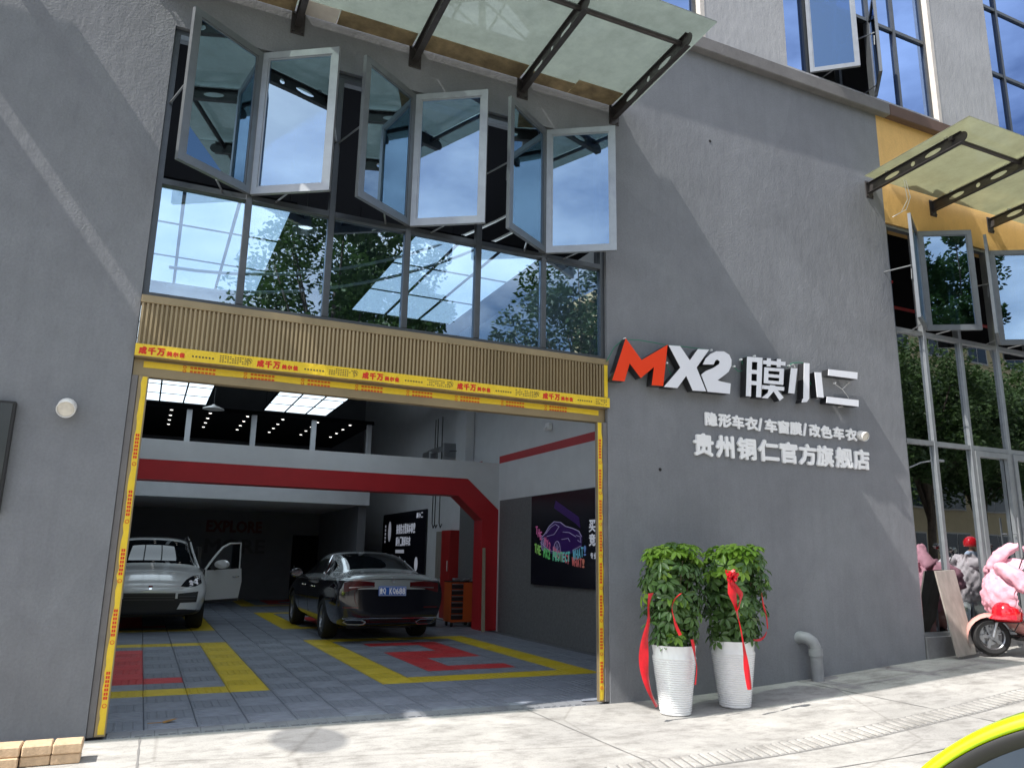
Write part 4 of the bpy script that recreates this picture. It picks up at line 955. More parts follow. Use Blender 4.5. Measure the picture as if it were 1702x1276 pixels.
# back wall lettering
t = thing('back_wall_lettering', (3, 20.95, 2), 'dark red EXPLORE lettering on the dim back wall', 'lettering')
BW = lambda u, v, d: Vector((u, 20.99-d, v))
f = MB(); put_text(f, 'EXPLORE', (2.2, 2.25, 4.0, 2.62), BW, .01, .02); f.build('word', 'sign_dim_red', t)
f = MB(); put_text(f, 'MORE', (2.2, 1.55, 4.15, 2.0), BW, .01, .02); f.build('word', 'sign_dim', t)
t = thing('back_door', (5.6, 20.9, 0), 'black doorway in the back wall beyond the sedan', 'door')
f = MB(); f.bbox(5.1, 6.0, 20.9, 20.995, 0, 2.2, .01); f.build('leaf', 'int_black', t); f = MB(); f.cyl((5.2, 20.87, 1), (5.2, 20.87, 1.15), .015, n=8); f.build('handle', 'steel', t)
f = MB(); f.add([(.62, .42, .004), (.74, .46, .03), (.70, .52, .02), (.6, .5, .004)], [(0, 1, 2, 3)]); f.box(.48, .60, .45, .455, .004, .009); f.build('dry_leaf', 'leaf_dry', label='dry brown leaf lying on the tiles near the left jamb', cat='leaf')

# ================================================================== CARS (modelled in metres, x forward, placed by an Empty)
def car_body(name, st, root, mats, glass_rule, belt_mat, axles, wr_, ww, sub=2):
    """st: (x, zb, ws, wm, zm, wb, zbelt, wr, zr, zt)"""
    rows = []
    for (x, zb, ws, wm, zm, wb, zl, wr, zr, zt) in st:
        half = [(0, zb), (ws*.9, zb), (ws, zb+.07), (wm, zm), (wm-.006, zl-.13), (wb, zl), (wb-.035, zl+.02 if zr > zl+.06 else zl+.5*(zr-zl)), (wr+.02, max(zr-.05, zl+.025) if zr > zl+.06 else zl+.75*(zr-zl)), (wr-.035, zr), (wr*.55, zt-.008), (0, zt)]
        rows.append([(x, y, z) for y, z in half]+[(x, -y, z) for y, z in half[-2:0:-1]])
    n = len(rows[0]); bm = bmesh.new(); V = [[bm.verts.new(p) for p in r] for r in rows]
    for i in range(len(rows)-1):
        for k in range(n):
            f = bm.faces.new((V[i][k], V[i+1][k], V[i+1][(k+1) % n], V[i][(k+1) % n])); j = k if k < 10 else 19-k
            f.material_index = glass_rule(i, j)
    for r, rev in ((0, 0), (len(rows)-1, 1)):
        for j in range(10):
            a, b = V[r][j], V[r][j+1]; c, d = V[r][(n-j-1) % n], V[r][(n-j) % n]
            q = [a, b, c, d]
            if j == 0: q = [a, b, c]
            if j == 9: q = [a, b, c if c is not b else d, d]; q = list(dict.fromkeys(q))
            q = list(dict.fromkeys(q))
            if len(q) < 3: continue
            f = bm.faces.new(q[::-1] if rev else q); f.material_index = 0 if j > 3 else belt_mat
    bmesh.ops.recalc_face_normals(bm, faces=bm.faces)
    me = bpy.data.meshes.new(name); bm.to_mesh(me); bm.free()
    for m in mats: me.materials.append(M(m))
    ob = bpy.data.objects.new(name, me); COL.objects.link(ob)
    sub_ = ob.modifiers.new('s', 'SUBSURF'); sub_.levels = sub; sub_.render_levels = sub
    cu = MB()
    for ax in axles:
        for sgn in (1, -1):
            cu.cyl((ax, sgn*.62, wr_), (ax, sgn*1.3, wr_), wr_+.055, n=40)
    cme = cu.mesh('cutter', ['plastic_black'], scale=1); co = bpy.data.objects.new('cutter', cme); COL.objects.link(co)
    bo = ob.modifiers.new('b', 'BOOLEAN'); bo.object = co; bo.operation = 'DIFFERENCE'; bo.solver = 'EXACT'; bo.material_mode = 'TRANSFER'
    me2 = bpy.data.meshes.new_from_object(ob.evaluated_get(bpy.context.evaluated_depsgraph_get()))
    ob.modifiers.clear(); ob.data = me2; bpy.data.objects.remove(co)
    me2.shade_smooth(); me2.set_sharp_from_angle(angle=R(38))
    ob.parent = root; ORG[ob.name] = Vector((0, 0, 0))
    bvh = BVHTree.FromPolygons([v.co.copy() for v in me2.vertices], [list(p.vertices) for p in me2.polygons])
    return ob, bvh
def proj(bvh, p, d, far=9.0):
    h = bvh.ray_cast(Vector(p)-Vector(d)*far, Vector(d)); return h[0]
def patch(bvh, up, lo, d, off, m=4, axes='x'):
    """strip between polylines up/lo given in the plane normal to d; points are dropped on the body along d and lifted by off"""
    P = []
    for (a, b) in zip(up, lo):
        row = []
        for k in range(m+1):
            t = k/m; u = a[0]+(b[0]-a[0])*t; v = a[1]+(b[1]-a[1])*t
            q = {'x': (0, u, v), 'y': (u, 0, v), 'z': (u, v, 0)}[axes]
            h = proj(bvh, q, d)
            if h is None: h = Vector(q)
            row.append(h-Vector(d)*off)
        P.append(row)
    f = MB(); f.quadgrid(P); return f
def dens(pts, n=3):
    o = []
    for a, b in zip(pts, pts[1:]):
        for k in range(n): o.append((a[0]+(b[0]-a[0])*k/n, a[1]+(b[1]-a[1])*k/n))
    return o+[pts[-1]]
def cbuild(f, name, mat, parent, smooth=40, label=None):
    me = f.mesh(name, [mat] if isinstance(mat, str) else mat, smooth, scale=1); o = bpy.data.objects.new(name, me); COL.objects.link(o); o.parent = parent; ORG[o.name] = Vector((0, 0, 0))
    if label: o['label'] = label
    return o
def wheel(root, x, side, r, wd, yo, rim_m, spokes=10, steer=0):
    f = MB(); T = Matrix.Translation((x, side*yo, r)) @ Matrix.Rotation(steer, 4, 'Z') @ Matrix.Rotation(R(-90*side), 4, 'X')
    f.lathe([(r*.66, -wd*.42), (r*.70, -wd*.5), (r*.93, -wd*.5), (r, -wd*.36), (r, wd*.36), (r*.93, wd*.5), (r*.72, wd*.5), (r*.67, wd*.42)], 36, 0, T); t = cbuild(f, 'wheel', 'tyre', root)
    f = MB(); f.lathe([(r*.69, -wd*.4), (r*.66, -wd*.1), (r*.66, wd*.38), (r*.70, wd*.46), (r*.705, wd*.44)], 36, 0, T)
    for k in range(spokes):
        a = 2*math.pi*k/spokes; q = T @ Matrix.Rotation(a, 4, 'Z'); f.box(r*.1, r*.68, -r*.045, r*.045, wd*.22, wd*.36, 0, q)
    f.lathe([(0, wd*.38), (r*.13, wd*.38), (r*.16, wd*.2)], 16, 0, T); cbuild(f, 'rim', rim_m, t)
    f = MB(); f.lathe([(0, -.01), (r*.55, -.01)], 24, 0, T); f.lathe([(r*.67, -wd*.3), (0, -wd*.3)], 24, 0, T); cbuild(f, 'brake_disc', 'rim_dark', t)
    return t
def place_car(root, x, y, heading):      # heading: direction of the nose, angle from +x
    root.location = Vector((x, y, 0.004))*S; root.rotation_euler = (0, 0, heading)

# --- sedan, seen from behind ------------------------------------------------
sed = local('sedan', (0, 0, 0), 'two-tone sedan with silver roof and black flanks parked nose-in', 'car')
ES = [(.00, .40, .74, .87, .62, .78, 1.0, .62, 1.05, 1.065), (.05, .30, .81, .905, .62, .83, 1.005, .66, 1.075, 1.10), (.22, .25, .855, .92, .62, .86, 1.0, .68, 1.085, 1.115), (.50, .22, .87, .925, .62, .865, .995, .68, 1.095, 1.13),
      (.68, .21, .87, .925, .62, .865, .99, .665, 1.11, 1.145), (1.15, .20, .87, .925, .62, .86, .985, .60, 1.30, 1.33), (1.58, .20, .87, .925, .60, .86, .98, .575, 1.405, 1.445), (2.2, .20, .87, .92, .58, .86, .97, .58, 1.43, 1.475), (2.85, .20, .87, .92, .58, .86, .96, .565, 1.395, 1.445),
      (3.32, .20, .87, .92, .58, .86, .955, .635, 1.19, 1.23), (3.72, .20, .87, .92, .58, .855, .945, .70, .99, 1.02), (4.3, .20, .87, .915, .56, .83, .89, .64, .93, .965), (4.72, .22, .84, .89, .54, .77, .80, .58, .85, .88), (4.9, .28, .74, .80, .52, .66, .70, .48, .74, .77), (4.945, .34, .62, .70, .5, .55, .64, .4, .66, .68)]
def er(i, j):
    if j in (8, 9) and i in (4, 5): return 2
    if j in (8, 9) and i in (8, 9): return 2
    if j == 6 and i in (5, 6, 7, 8): return 2
    return 0 if j >= 5 else 1
eb, ebv = car_body('body', ES, sed, ['paint_silver', 'paint_black', 'car_glass'], er, 1, (1.10, 4.04), .335, .24)
eb['label'] = 'silver over black car body'
X = (1, 0, 0)
for s in (1, -1):
    f = patch(ebv, dens([(s*.30, .965), (s*.55, .985), (s*.80, .955)]), dens([(s*.30, .885), (s*.55, .865), (s*.80, .80)]), X, .006); cbuild(f, 'tail_light', 'tail_red', sed)
    f = patch(ebv, dens([(s*.32, .905), (s*.72, .885)]), dens([(s*.32, .893), (s*.72, .868)]), X, .010); cbuild(f, 'light_bar', 'chrome', sed)
    f = patch(ebv, dens([(s*.55, .575), (s*.80, .575)]), dens([(s*.55, .555), (s*.80, .555)]), X, .008); cbuild(f, 'reflector', 'tail_red', sed)
    f = MB(); pts = [(s*.42, .335), (s*.50, .375), (s*.74, .375), (s*.78, .345), (s*.70, .305), (s*.47, .30)]
    q = [proj(ebv, (0, a, max(b, .42)), X)-Vector((.012, 0, 0)) for a, b in pts]; q = [Vector((v.x, a, b)) for v, (a, b) in zip(q, pts)]
    f.tube(q+[q[0]], .012, 6); cbuild(f, 'exhaust_trim', 'chrome', sed)
    f = MB(); f.tube([(1.35, s*.885, .985), (2.2, s*.88, .972), (3.4, s*.875, .955)], .009, 5); cbuild(f, 'window_trim', 'chrome', sed)
    f = MB(); f.tube([(1.62, s*.80, 1.06), (1.66, s*.72, 1.22), (1.78, s*.63, 1.375)], .012, 5); f.tube([(1.3, s*.86, 1.0), (1.42, s*.78, 1.12), (1.58, s*.68, 1.30)], .006, 5); cbuild(f, 'pillar_trim', 'chrome', sed)
    f = MB(); f.lathe([(0, -.02), (.10, -.02), (.125, .02), (.11, .07), (0, .09)], 14, 0, Matrix.Translation((3.12, s*1.02, 1.04)) @ Matrix.Rotation(R(90), 4, 'Y') @ Matrix.Scale(.72, 4, (1, 0, 0))); mo_ = cbuild(f, 'mirror', 'paint_black', sed); f = MB(); f.cyl((3.14, s*.84, .98), (3.12, s*1.0, 1.01), .02); cbuild(f, 'mirror_arm', 'plastic_black', mo_)
    for xx in (2.05, 3.0):
        f = MB(); f.bbox(xx-.1, xx+.1, s*.925-.012, s*.925+.012, .82, .845, .005); cbuild(f, 'door_handle', 'chrome', sed)
    for xd in (1.5, 2.42, 3.38):
        f = MB(); hits = [proj(ebv, (xd, 0, z), (0, -s, 0)) for z in (.36, .5, .65, .8, .93)]; f.tube([h+Vector((0, s*.001, 0)) for h in hits if h], .004, 4); cbuild(f, 'door_seam', 'plastic_black', sed)
f = patch(ebv, dens([(-.34, .45), (.34, .45)], 6), dens([(-.34, .345), (.34, .345)], 6), X, .004); cbuild(f, 'diffuser', 'plastic_black', sed)
f = MB(); f.tube([(.005, a, .395) for a in (-.8, -.4, 0, .4, .8)], .009, 6); cbuild(f, 'bumper_trim', 'chrome', sed)
f = patch(ebv, dens([(-.66, .995), (-.2, 1.02), (.2, 1.02), (.66, .995)]), dens([(-.66, .982), (-.2, 1.004), (.2, 1.004), (.66, .982)]), X, .012); cbuild(f, 'boot_trim', 'chrome', sed)
zc = proj(ebv, (0, 0, .82), X).x-.02
f = MB(); f.bbox(zc-.008, zc+.006, -.235, .235, .745, .90, .004); pl_ = cbuild(f, 'licence_plate', 'plate_blue', sed)
f = MB(); fr_ = lambda u, v, d: Vector((zc-.0085-d, -u, v))
for i, ch in enumerate('贵Q KQ688'):
    if ch != ' ': put_text(f, ch, (-.215+i*.0545, .775, -.215+i*.0545+.045, .872), fr_, .001, .003)
for a, b, c, d in ((-.226, .226, .753, .757), (-.226, .226, .888, .892), (-.226, -.222, .757, .888), (.222, .226, .757, .888)): f.box(zc-.0092, zc-.0085, a, b, c, d)
cbuild(f, 'plate_characters', 'plate_white', pl_)
f = MB(); p0 = proj(ebv, (0, 0, 1.0), X)+Vector((-.012, 0, .0))
f.tube([p0+Vector((0, .04*math.cos(a), .04*math.sin(a))) for a in [q*math.pi/8 for q in range(17)]], .004, 5)
for a in (90, 210, 330): f.cyl(p0, p0+Vector((0, .038*math.cos(R(a)), .038*math.sin(R(a)))), .006, .001, n=5)
cbuild(f, 'round_emblem', 'chrome', sed)
for ax in (1.10, 4.04):
    for s in (1, -1): wheel(sed, ax, s, .335, .235, .79, 'rim', 10)
f = MB(); f.box(.5, 4.5, -.6, .6, .2, .26); cbuild(f, 'underbody', 'plastic_black', sed)
place_car(sed, 4.50, 6.35, R(90))

# --- pale SUV, nose towards the street, left front door open ----------------
suv = local('suv', (0, 0, 0), 'pale grey SUV parked facing out with its front door open', 'car')
CS = [(.00, .50, .72, .86, .78, .74, 1.06, .60, 1.12, 1.14), (.06, .36, .86, .945, .75, .86, 1.09, .70, 1.20, 1.23), (.35, .30, .90, .975, .72, .90, 1.10, .68, 1.44, 1.48), (.75, .28, .92, .985, .70, .91, 1.10, .665, 1.585, 1.63), (1.2, .27, .92, .985, .68, .91, 1.10, .665, 1.63, 1.68), (2.0, .26, .92, .98, .66, .91, 1.09, .665, 1.65, 1.70), (2.62, .26, .92, .98, .66, .905, 1.08, .645, 1.60, 1.66),
      (3.05, .26, .92, .98, .66, .905, 1.075, .70, 1.385, 1.43), (3.5, .26, .92, .98, .66, .90, 1.06, .77, 1.11, 1.14), (4.05, .26, .92, .98, .66, .89, 1.02, .70, 1.055, 1.10), (4.5, .26, .90, .97, .64, .84, .94, .64, .985, 1.03), (4.74, .27, .86, .93, .60, .76, .85, .56, .90, .93), (4.86, .28, .78, .86, .56, .66, .77, .48, .81, .83), (4.92, .32, .66, .76, .52, .54, .68, .4, .71, .73)]
def cr_(i, j):
    if j in (7, 8, 9) and i in (6, 7): return 2
    if j in (8, 9) and i in (1,): return 2
    if j == 6 and i in (2, 3, 4, 5, 6): return 2
    if j <= 1: return 1
    return 0
cb, cbv = car_body('body', CS, suv, ['paint_grey', 'plastic_black', 'car_glass'], cr_, 1, (1.05, 3.98), .38, .28)
X = (-1, 0, 0)
for s in (1, -1):
    f = patch(cbv, dens([(s*.50, .80), (s*.58, .90), (s*.70, .965), (s*.84, .98)]), dens([(s*.50, .79), (s*.60, .775), (s*.74, .785), (s*.86, .84)]), X, .006, 5); hl = cbuild(f, 'headlight', 'lamp_dark', suv)
    f = MB()
    for a, b in ((s*.66, .86), (s*.75, .88), (s*.67, .82), (s*.76, .835)):
        h = proj(cbv, (0, a, b), X); f.lathe([(0, .0), (.03, .0), (.033, -.01)], 10, 0, Matrix.Translation(h+Vector((.012, 0, 0))) @ Matrix.Rotation(R(90), 4, 'Y'))
    cbuild(f, 'lamp_lens', 'poster_white', hl)
    f = patch(cbv, dens([(s*.46, .665), (s*.80, .70)]), dens([(s*.46, .505), (s*.78, .515)]), X, .005); gi = cbuild(f, 'air_intake', 'plastic_black', suv)
    for zz in (.56, .61):
        f = patch(cbv, dens([(s*.48, zz+.012), (s*.76, zz+.014)]), dens([(s*.48, zz), (s*.76, zz+.002)]), X, .014, 1); cbuild(f, 'slat', 'rim_dark', gi)
    f = MB(); f.lathe([(0, -.03), (.10, -.03), (.135, .01), (.12, .07), (0, .11)], 16, 0, Matrix.Translation((3.0, s*1.10, 1.15)) @ Matrix.Rotation(R(-90), 4, 'Y') @ Matrix.Scale(.68, 4, (1, 0, 0)))
    if s == -1:
        mo_ = cbuild(f, 'mirror', 'paint_grey', suv); f = MB(); f.cyl((3.05, s*.88, 1.08), (3.0, s*1.05, 1.11), .022); cbuild(f, 'mirror_arm', 'plastic_black', mo_)
    f = MB(); f.tube([(2.75, s*.66, 1.64), (1.8, s*.67, 1.72), (.9, s*.66, 1.67)], .016, 6); cbuild(f, 'roof_rail', 'paint_grey', suv)
    f = MB(); f.tube([(3.5, s*.845, 1.085), (3.05, s*.745, 1.37), (2.66, s*.69, 1.585)], .022, 6); cbuild(f, 'windscreen_pillar', 'paint_grey', suv)
f = patch(cbv, dens([(-.42, .675), (.42, .675)], 8), dens([(-.42, .515), (.42, .515)], 8), X, .006); gr = cbuild(f, 'grille', 'plastic_black', suv)
for zz in (.555, .60, .645):
    f = patch(cbv, dens([(-.41, zz+.012), (.41, zz+.012)], 8), dens([(-.41, zz), (.41, zz)], 8), X, .016, 1); cbuild(f, 'slat', 'rim_dark', gr)
f = patch(cbv, dens([(-.80, .395), (.80, .395)], 8), dens([(-.74, .31), (.74, .31)], 8), X, .006); cbuild(f, 'lower_intake', 'plastic_black', suv)
f = patch(cbv, dens([(-.035, .80), (.035, .80)], 2), dens([(-.02, .735), (.02, .735)], 2), X, .010); cbuild(f, 'badge', 'chrome', suv)
for ax in (1.05, 3.98):
    for s in (1, -1): wheel(suv, ax, s, .38, .28, .82, 'rim', 10)
f = MB(); f.box(.5, 4.5, -.62, .62, .24, .32); cbuild(f, 'underbody', 'plastic_black', suv)
f = MB(); f.box(2.15, 3.3, .955, .985, .42, 1.06); f.box(2.2, 3.1, .83, .90, 1.1, 1.5); cbuild(f, 'door_opening', 'plastic_black', suv)
# open front door, hinge near the wing, standing about 62 degrees out
H = Matrix.Translation((3.28, .985, 0)) @ Matrix.Rotation(R(-41), 4, 'Z')
f = MB(); out = [(0, .42), (-1.10, .42), (-1.16, .8), (-1.14, 1.07), (0, 1.04), (.02, .75)]
f.prism(out, lambda u, v, d: H @ Vector((u, d+.02*math.sin(max(0, min(1, (v-.42)/.6))*math.pi), v)), -.05, .05); dr = cbuild(f, 'door', 'paint_grey', suv, 30)
f = MB(); up = [(-.02, 1.05), (-.25, 1.28), (-.52, 1.50), (-.75, 1.58), (-1.12, 1.60), (-1.15, 1.06)]
f.tube([H @ Vector((u, -.01, v)) for u, v in up], .022, 6); cbuild(f, 'window_frame', 'paint_grey', dr)
f = MB(); f.prism(up, lambda u, v, d: H @ Vector((u, d-.01, v)), -.003, .003); cbuild(f, 'window_pane', 'car_glass', dr)
f = MB(); f.prism([(-.0, .40), (-1.08, .40), (-1.10, .46), (0, .46)], lambda u, v, d: H @ Vector((u, d, v)), -.05, .056); cbuild(f, 'door_sill', 'plastic_black', dr)
f = MB(); q = H @ Vector((-.98, .07, .90)); f.tube([H @ Vector((-1.06, .05, .905)), H @ Vector((-1.02, .085, .905)), H @ Vector((-.88, .085, .90)), H @ Vector((-.84, .05, .90))], .013, 6); cbuild(f, 'door_handle', 'chrome', dr)
f = MB(); f.lathe([(0, -.03), (.10, -.03), (.135, .01), (.12, .07), (0, .11)], 16, 0, Matrix.Translation(H @ Vector((-.28, .20, 1.16))) @ Matrix.Rotation(R(-41), 4, 'Z') @ Matrix.Rotation(R(90), 4, 'Y') @ Matrix.Scale(.68, 4, (1, 0, 0)) @ Matrix.Scale(1.25, 4, (0, 1, 0))); cbuild(f, 'mirror', 'paint_grey', dr)
f = MB(); f.cyl(H @ Vector((-.22, .04, 1.06)), H @ Vector((-.28, .18, 1.10)), .025); cbuild(f, 'mirror_arm', 'plastic_black', dr)
place_car(suv, .50, 9.35+4.92/S, R(-90))

# --- lime car close to the camera, only its roof corner is in view ----------
lime = local('parked_car', (0, 0, 0), 'lime green car close to the camera, cut by the lower right corner', 'car')
LS = [(.00, .45, .66, .78, .70, .66, .92, .5, .98, 1.0), (.06, .32, .76, .84, .68, .76, .95, .6, 1.08, 1.10), (.35, .25, .80, .86, .62, .80, .95, .58, 1.26, 1.29), (.8, .22, .80, .86, .6, .80, .95, .575, 1.33, 1.37), (1.5, .2, .80, .86, .58, .80, .94, .575, 1.34, 1.385), (2.1, .2, .80, .86, .58, .80, .93, .56, 1.28, 1.325), (2.5, .2, .80, .86, .58, .80, .92, .62, 1.11, 1.15), (2.85, .2, .80, .86, .58, .79, .91, .68, .95, .98), (3.3, .22, .78, .84, .56, .74, .85, .6, .89, .92), (3.6, .26, .72, .78, .54, .64, .74, .5, .78, .80), (3.7, .32, .6, .66, .5, .5, .66, .4, .68, .70)]
def lr(i, j):
    if j in (8, 9) and i in (5, 6): return 2
    if j in (8, 9) and i in (1,): return 2
    if j == 6 and i in (2, 3, 4, 5, 6): return 2
    return 1 if j <= 1 else 0
lb, lbv = car_body('body', LS, lime, ['paint_lime', 'plastic_black', 'car_glass'], lr, 1, (.62, 2.95), .30, .2)
for ax in (.62, 2.95):
    for s in (1, -1): wheel(lime, ax, s, .30, .19, .74, 'rim', 8)
for s in (1, -1):
    f = MB(); f.tube([(2.84, s*.735, .965), (2.5, s*.665, 1.13), (2.1, s*.60, 1.27), (1.5, s*.595, 1.325), (.8, s*.60, 1.315)], .014, 5); cbuild(f, 'window_seal', 'plastic_black', lime)
for s in (1, -1):
    f = patch(lbv, dens([(s*.40, .72), (s*.60, .74)]), dens([(s*.40, .62), (s*.58, .64)]), (-1, 0, 0), .006); cbuild(f, 'headlight', 'lamp_dark', lime)
# the left door mirror is what reaches into the picture: lime shell, black rim, dark glass
MLY, MLX, MLZ = 1.16, 2.20, 0
dm = .55; d_ = r2*((2062-851)/1291.3)-u2*((1728-638)/1291.3)+f_; mp_ = (CAM+d_*dm)*S
hd = math.atan2(d_.y, d_.x)
lime.rotation_euler = (0, 0, hd); lime.location = Vector((mp_.x, mp_.y, 0))-Matrix.Rotation(hd, 3, 'Z') @ Vector((MLX, MLY, 0)); lime.location.z = -.015
zm_ = mp_.z+.015
def sup(a, b, x, e=1.0): return [(x, MLY+a*math.copysign(abs(math.cos(t))**e, math.cos(t)), zm_+b*math.copysign(abs(math.sin(t))**e, math.sin(t))) for t in [q*2*math.pi/128 for q in range(129)]]
f = MB(); f.quadgrid([sup(.221, .191, MLX+.001), sup(.225, .195, MLX-.003), sup(.230, .200, MLX+.004), sup(.229, .199, MLX+.04), sup(.19, .16, MLX+.11), sup(.11, .09, MLX+.15), sup(.001, .001, MLX+.16)]); lm = cbuild(f, 'mirror', 'paint_lime', lime, True)
f = MB(); f.quadgrid([sup(.2205, .1905, MLX+.0), sup(.216, .186, MLX-.002), sup(.208, .178, MLX+.004)]); cbuild(f, 'mirror_rim', 'plastic_black', lm, True)
f = MB(); f.add([(MLX+.003, y, z) for _, y, z in sup(.209, .179, 0)[:-1]], [list(range(128))]); cbuild(f, 'mirror_glass', 'win_dark', lm)
f = MB(); f.bbox(MLX+.03, MLX+.10, .78, MLY-.1, zm_-.12, zm_-.06, .015); cbuild(f, 'mirror_arm', 'plastic_black', lm)

# ================================================================== PAVEMENT THINGS
# drain strip of slanted bars
A0, A1 = Vector((3.2, -2.52, 0)), Vector((9.6, -2.02, 0))
dr_ = thing('drain_strip', (6, -2.3, 0), 'pale concrete drain strip of slanted bars running along the pavement', 'drain cover')
ax_ = (A1-A0).normalized(); L_ = (A1-A0).length; nb = int(L_/.105); nrm = Vector((-ax_.y, ax_.x, 0))
bm_ = MB(); ang = R(38)
bm_.add([(-.045, -.15, 0), (.03, -.15, 0), (.045+.09, .15, 0), (-.03+.09, .15, 0), (-.035, -.14, .012), (.02, -.14, .012), (.035+.09, .14, .012), (-.02+.09, .14, .012)], [(4, 5, 6, 7), (0, 1, 5, 4), (1, 2, 6, 5), (2, 3, 7, 6), (3, 0, 4, 7)])
bme = bm_.mesh('bar', ['concrete'])
for k in range(nb):
    p = A0+ax_*(k*.105+.03); z = gz(p.x)
    linkmesh('bar', bme, dr_, (Vector((p.x, p.y, z+.004))-Vector((6, -2.3, 0)))*S, (0, 0, math.atan2(ax_.y, ax_.x)))
f = MB(); f.quadgrid([[Vector((p.x, p.y, gz(p.x)+.003))+nrm*o for o in (-.17, .17)] for p in [A0+ax_*(L_*i/30) for i in range(31)]]); f.build('channel', 'joint_gap', dr_)
# beige bricks stacked at the left
grp = 'beige paving bricks stacked by the left wall'
bb = MB(); bb.bbox(-.098, .098, -.11, .11, 0, .073, .008); bbm = bb.mesh('paving_brick', ['brick_beige'])
def put_brick(x, y, z, rz, label):
    o = bpy.data.objects.new('paving_brick', bbm); COL.objects.link(o); o.location = Vector((x, y, z))*S; o.rotation_euler = (0, 0, rz); tag(o, label, 'brick', grp)
nm = ['rightmost', 'second from the right', 'third from the right', 'fourth from the right', 'fifth from the right', 'sixth from the right']
for k in range(6):
    put_brick(-.085-k*.203, -.66+random.uniform(-.015, .015), .056, random.uniform(-.03, .03), 'top brick of the beige stack by the left wall, '+nm[k])
    put_brick(-.09-k*.203, -.67+random.uniform(-.02, .02), -.0185, random.uniform(-.03, .03), 'bottom brick of the beige stack by the left wall, '+nm[k])
# expansion joints of the pavement
for k, (p0, p1) in enumerate((((.42, -.02), (.30, -7)), ((4.15, -.02), (4.02, -7)), ((7.95, -.02), (7.8, -7)), ((11.9, -.6), (11.7, -7)), ((-8, -3.05), (14, -2.95)))):
    f = MB(); P = []
    for q in range(60):
        t_ = q/59; x = p0[0]+(p1[0]-p0[0])*t_; y = p0[1]+(p1[1]-p0[1])*t_; w_ = .007+.004*math.sin(q*1.7+k); dx, dy = (w_, 0) if k < 4 else (0, w_)
        P.append([(x-dx, y-dy, gz(x)+.004), (x+dx, y+dy, gz(x)+.004)])
    f.quadgrid(P if k == 4 else P); f.build('pavement_joint', 'joint_gap', kind='structure')

# potted plants -------------------------------------------------------
def leaflet_cluster(seed, mat):
    rnd = random.Random(seed); f = MB(); n = rnd.choice((7, 8, 8))
    for k in range(n):
        a = 2*math.pi*k/n+rnd.uniform(-.12, .12); l = rnd.uniform(.075, .105); w_ = l*.20; dr0 = rnd.uniform(.15, .45)
        c, s_ = math.cos(a), math.sin(a)
        def P(u, v, z): return (c*u-s_*v, s_*u+c*v, z)
        z = lambda u: -.9*dr0*u*u/l
        pts = [P(.012, 0, 0), P(l*.5, w_, z(l*.5)+.006), P(l*.5, 0, z(l*.5)-.004), P(l*.5, -w_, z(l*.5)+.006), P(l*.8, w_*.8, z(l*.8)+.004), P(l*.8, 0, z(l*.8)-.004), P(l*.8, -w_*.8, z(l*.8)+.004), P(l, 0, z(l))]
        f.add(pts, [(0, 2, 1), (0, 3, 2), (1, 2, 5, 4), (2, 3, 6, 5), (4, 5, 7), (5, 6, 7)])
    f.tube([(0, 0, 0), (.005, .004, -.05), (.0, .0, -.10)], .0025, 4, caps=False)
    return f.mesh('leaf_cluster', [mat], True)
LC = {m: [leaflet_cluster(i+17*k, m) for i in range(4)] for k, m in enumerate(('leaf_dark', 'leaf_young'))}
def ribbon_mesh(pts, wds, nrm_):
    """soft satin ribbon: Catmull-Rom spine, gently twisting, with a crease and a thin back side"""
    pts = [Vector(p) for p in pts]; f = MB(); P = []; n = len(pts); rr = random.Random(int(pts[0].x*100)); ph = rr.uniform(0, 6)
    for k in range(n-1):
        a, b, c, d = pts[max(k-1, 0)], pts[k], pts[k+1], pts[min(k+2, n-1)]
        for q in range(6 if k < n-2 else 7):
            t_ = q/6; p = .5*((2*b)+(c-a)*t_+(2*a-5*b+4*c-d)*t_*t_+(3*b-a-3*c+d)*t_**3)
            w_ = wds[k]+(wds[k+1]-wds[k])*t_; s_ = k+t_
            tw = .55*math.sin(s_*1.25+ph); n_ = (Vector(nrm_).normalized()*math.cos(tw)+Vector((0, -1, .1))*math.sin(tw)).normalized()
            cr_ = Vector((0, -.35*w_*(.5+.5*math.sin(s_*2+ph)), 0))
            P.append([p-n_*w_/2, p-n_*w_*.2+cr_, p+n_*w_*.22+cr_*.6, p+n_*w_/2])
    f.quadgrid(P); f.quadgrid([[q+Vector((.001, .003, 0)) for q in r] for r in P]); return f
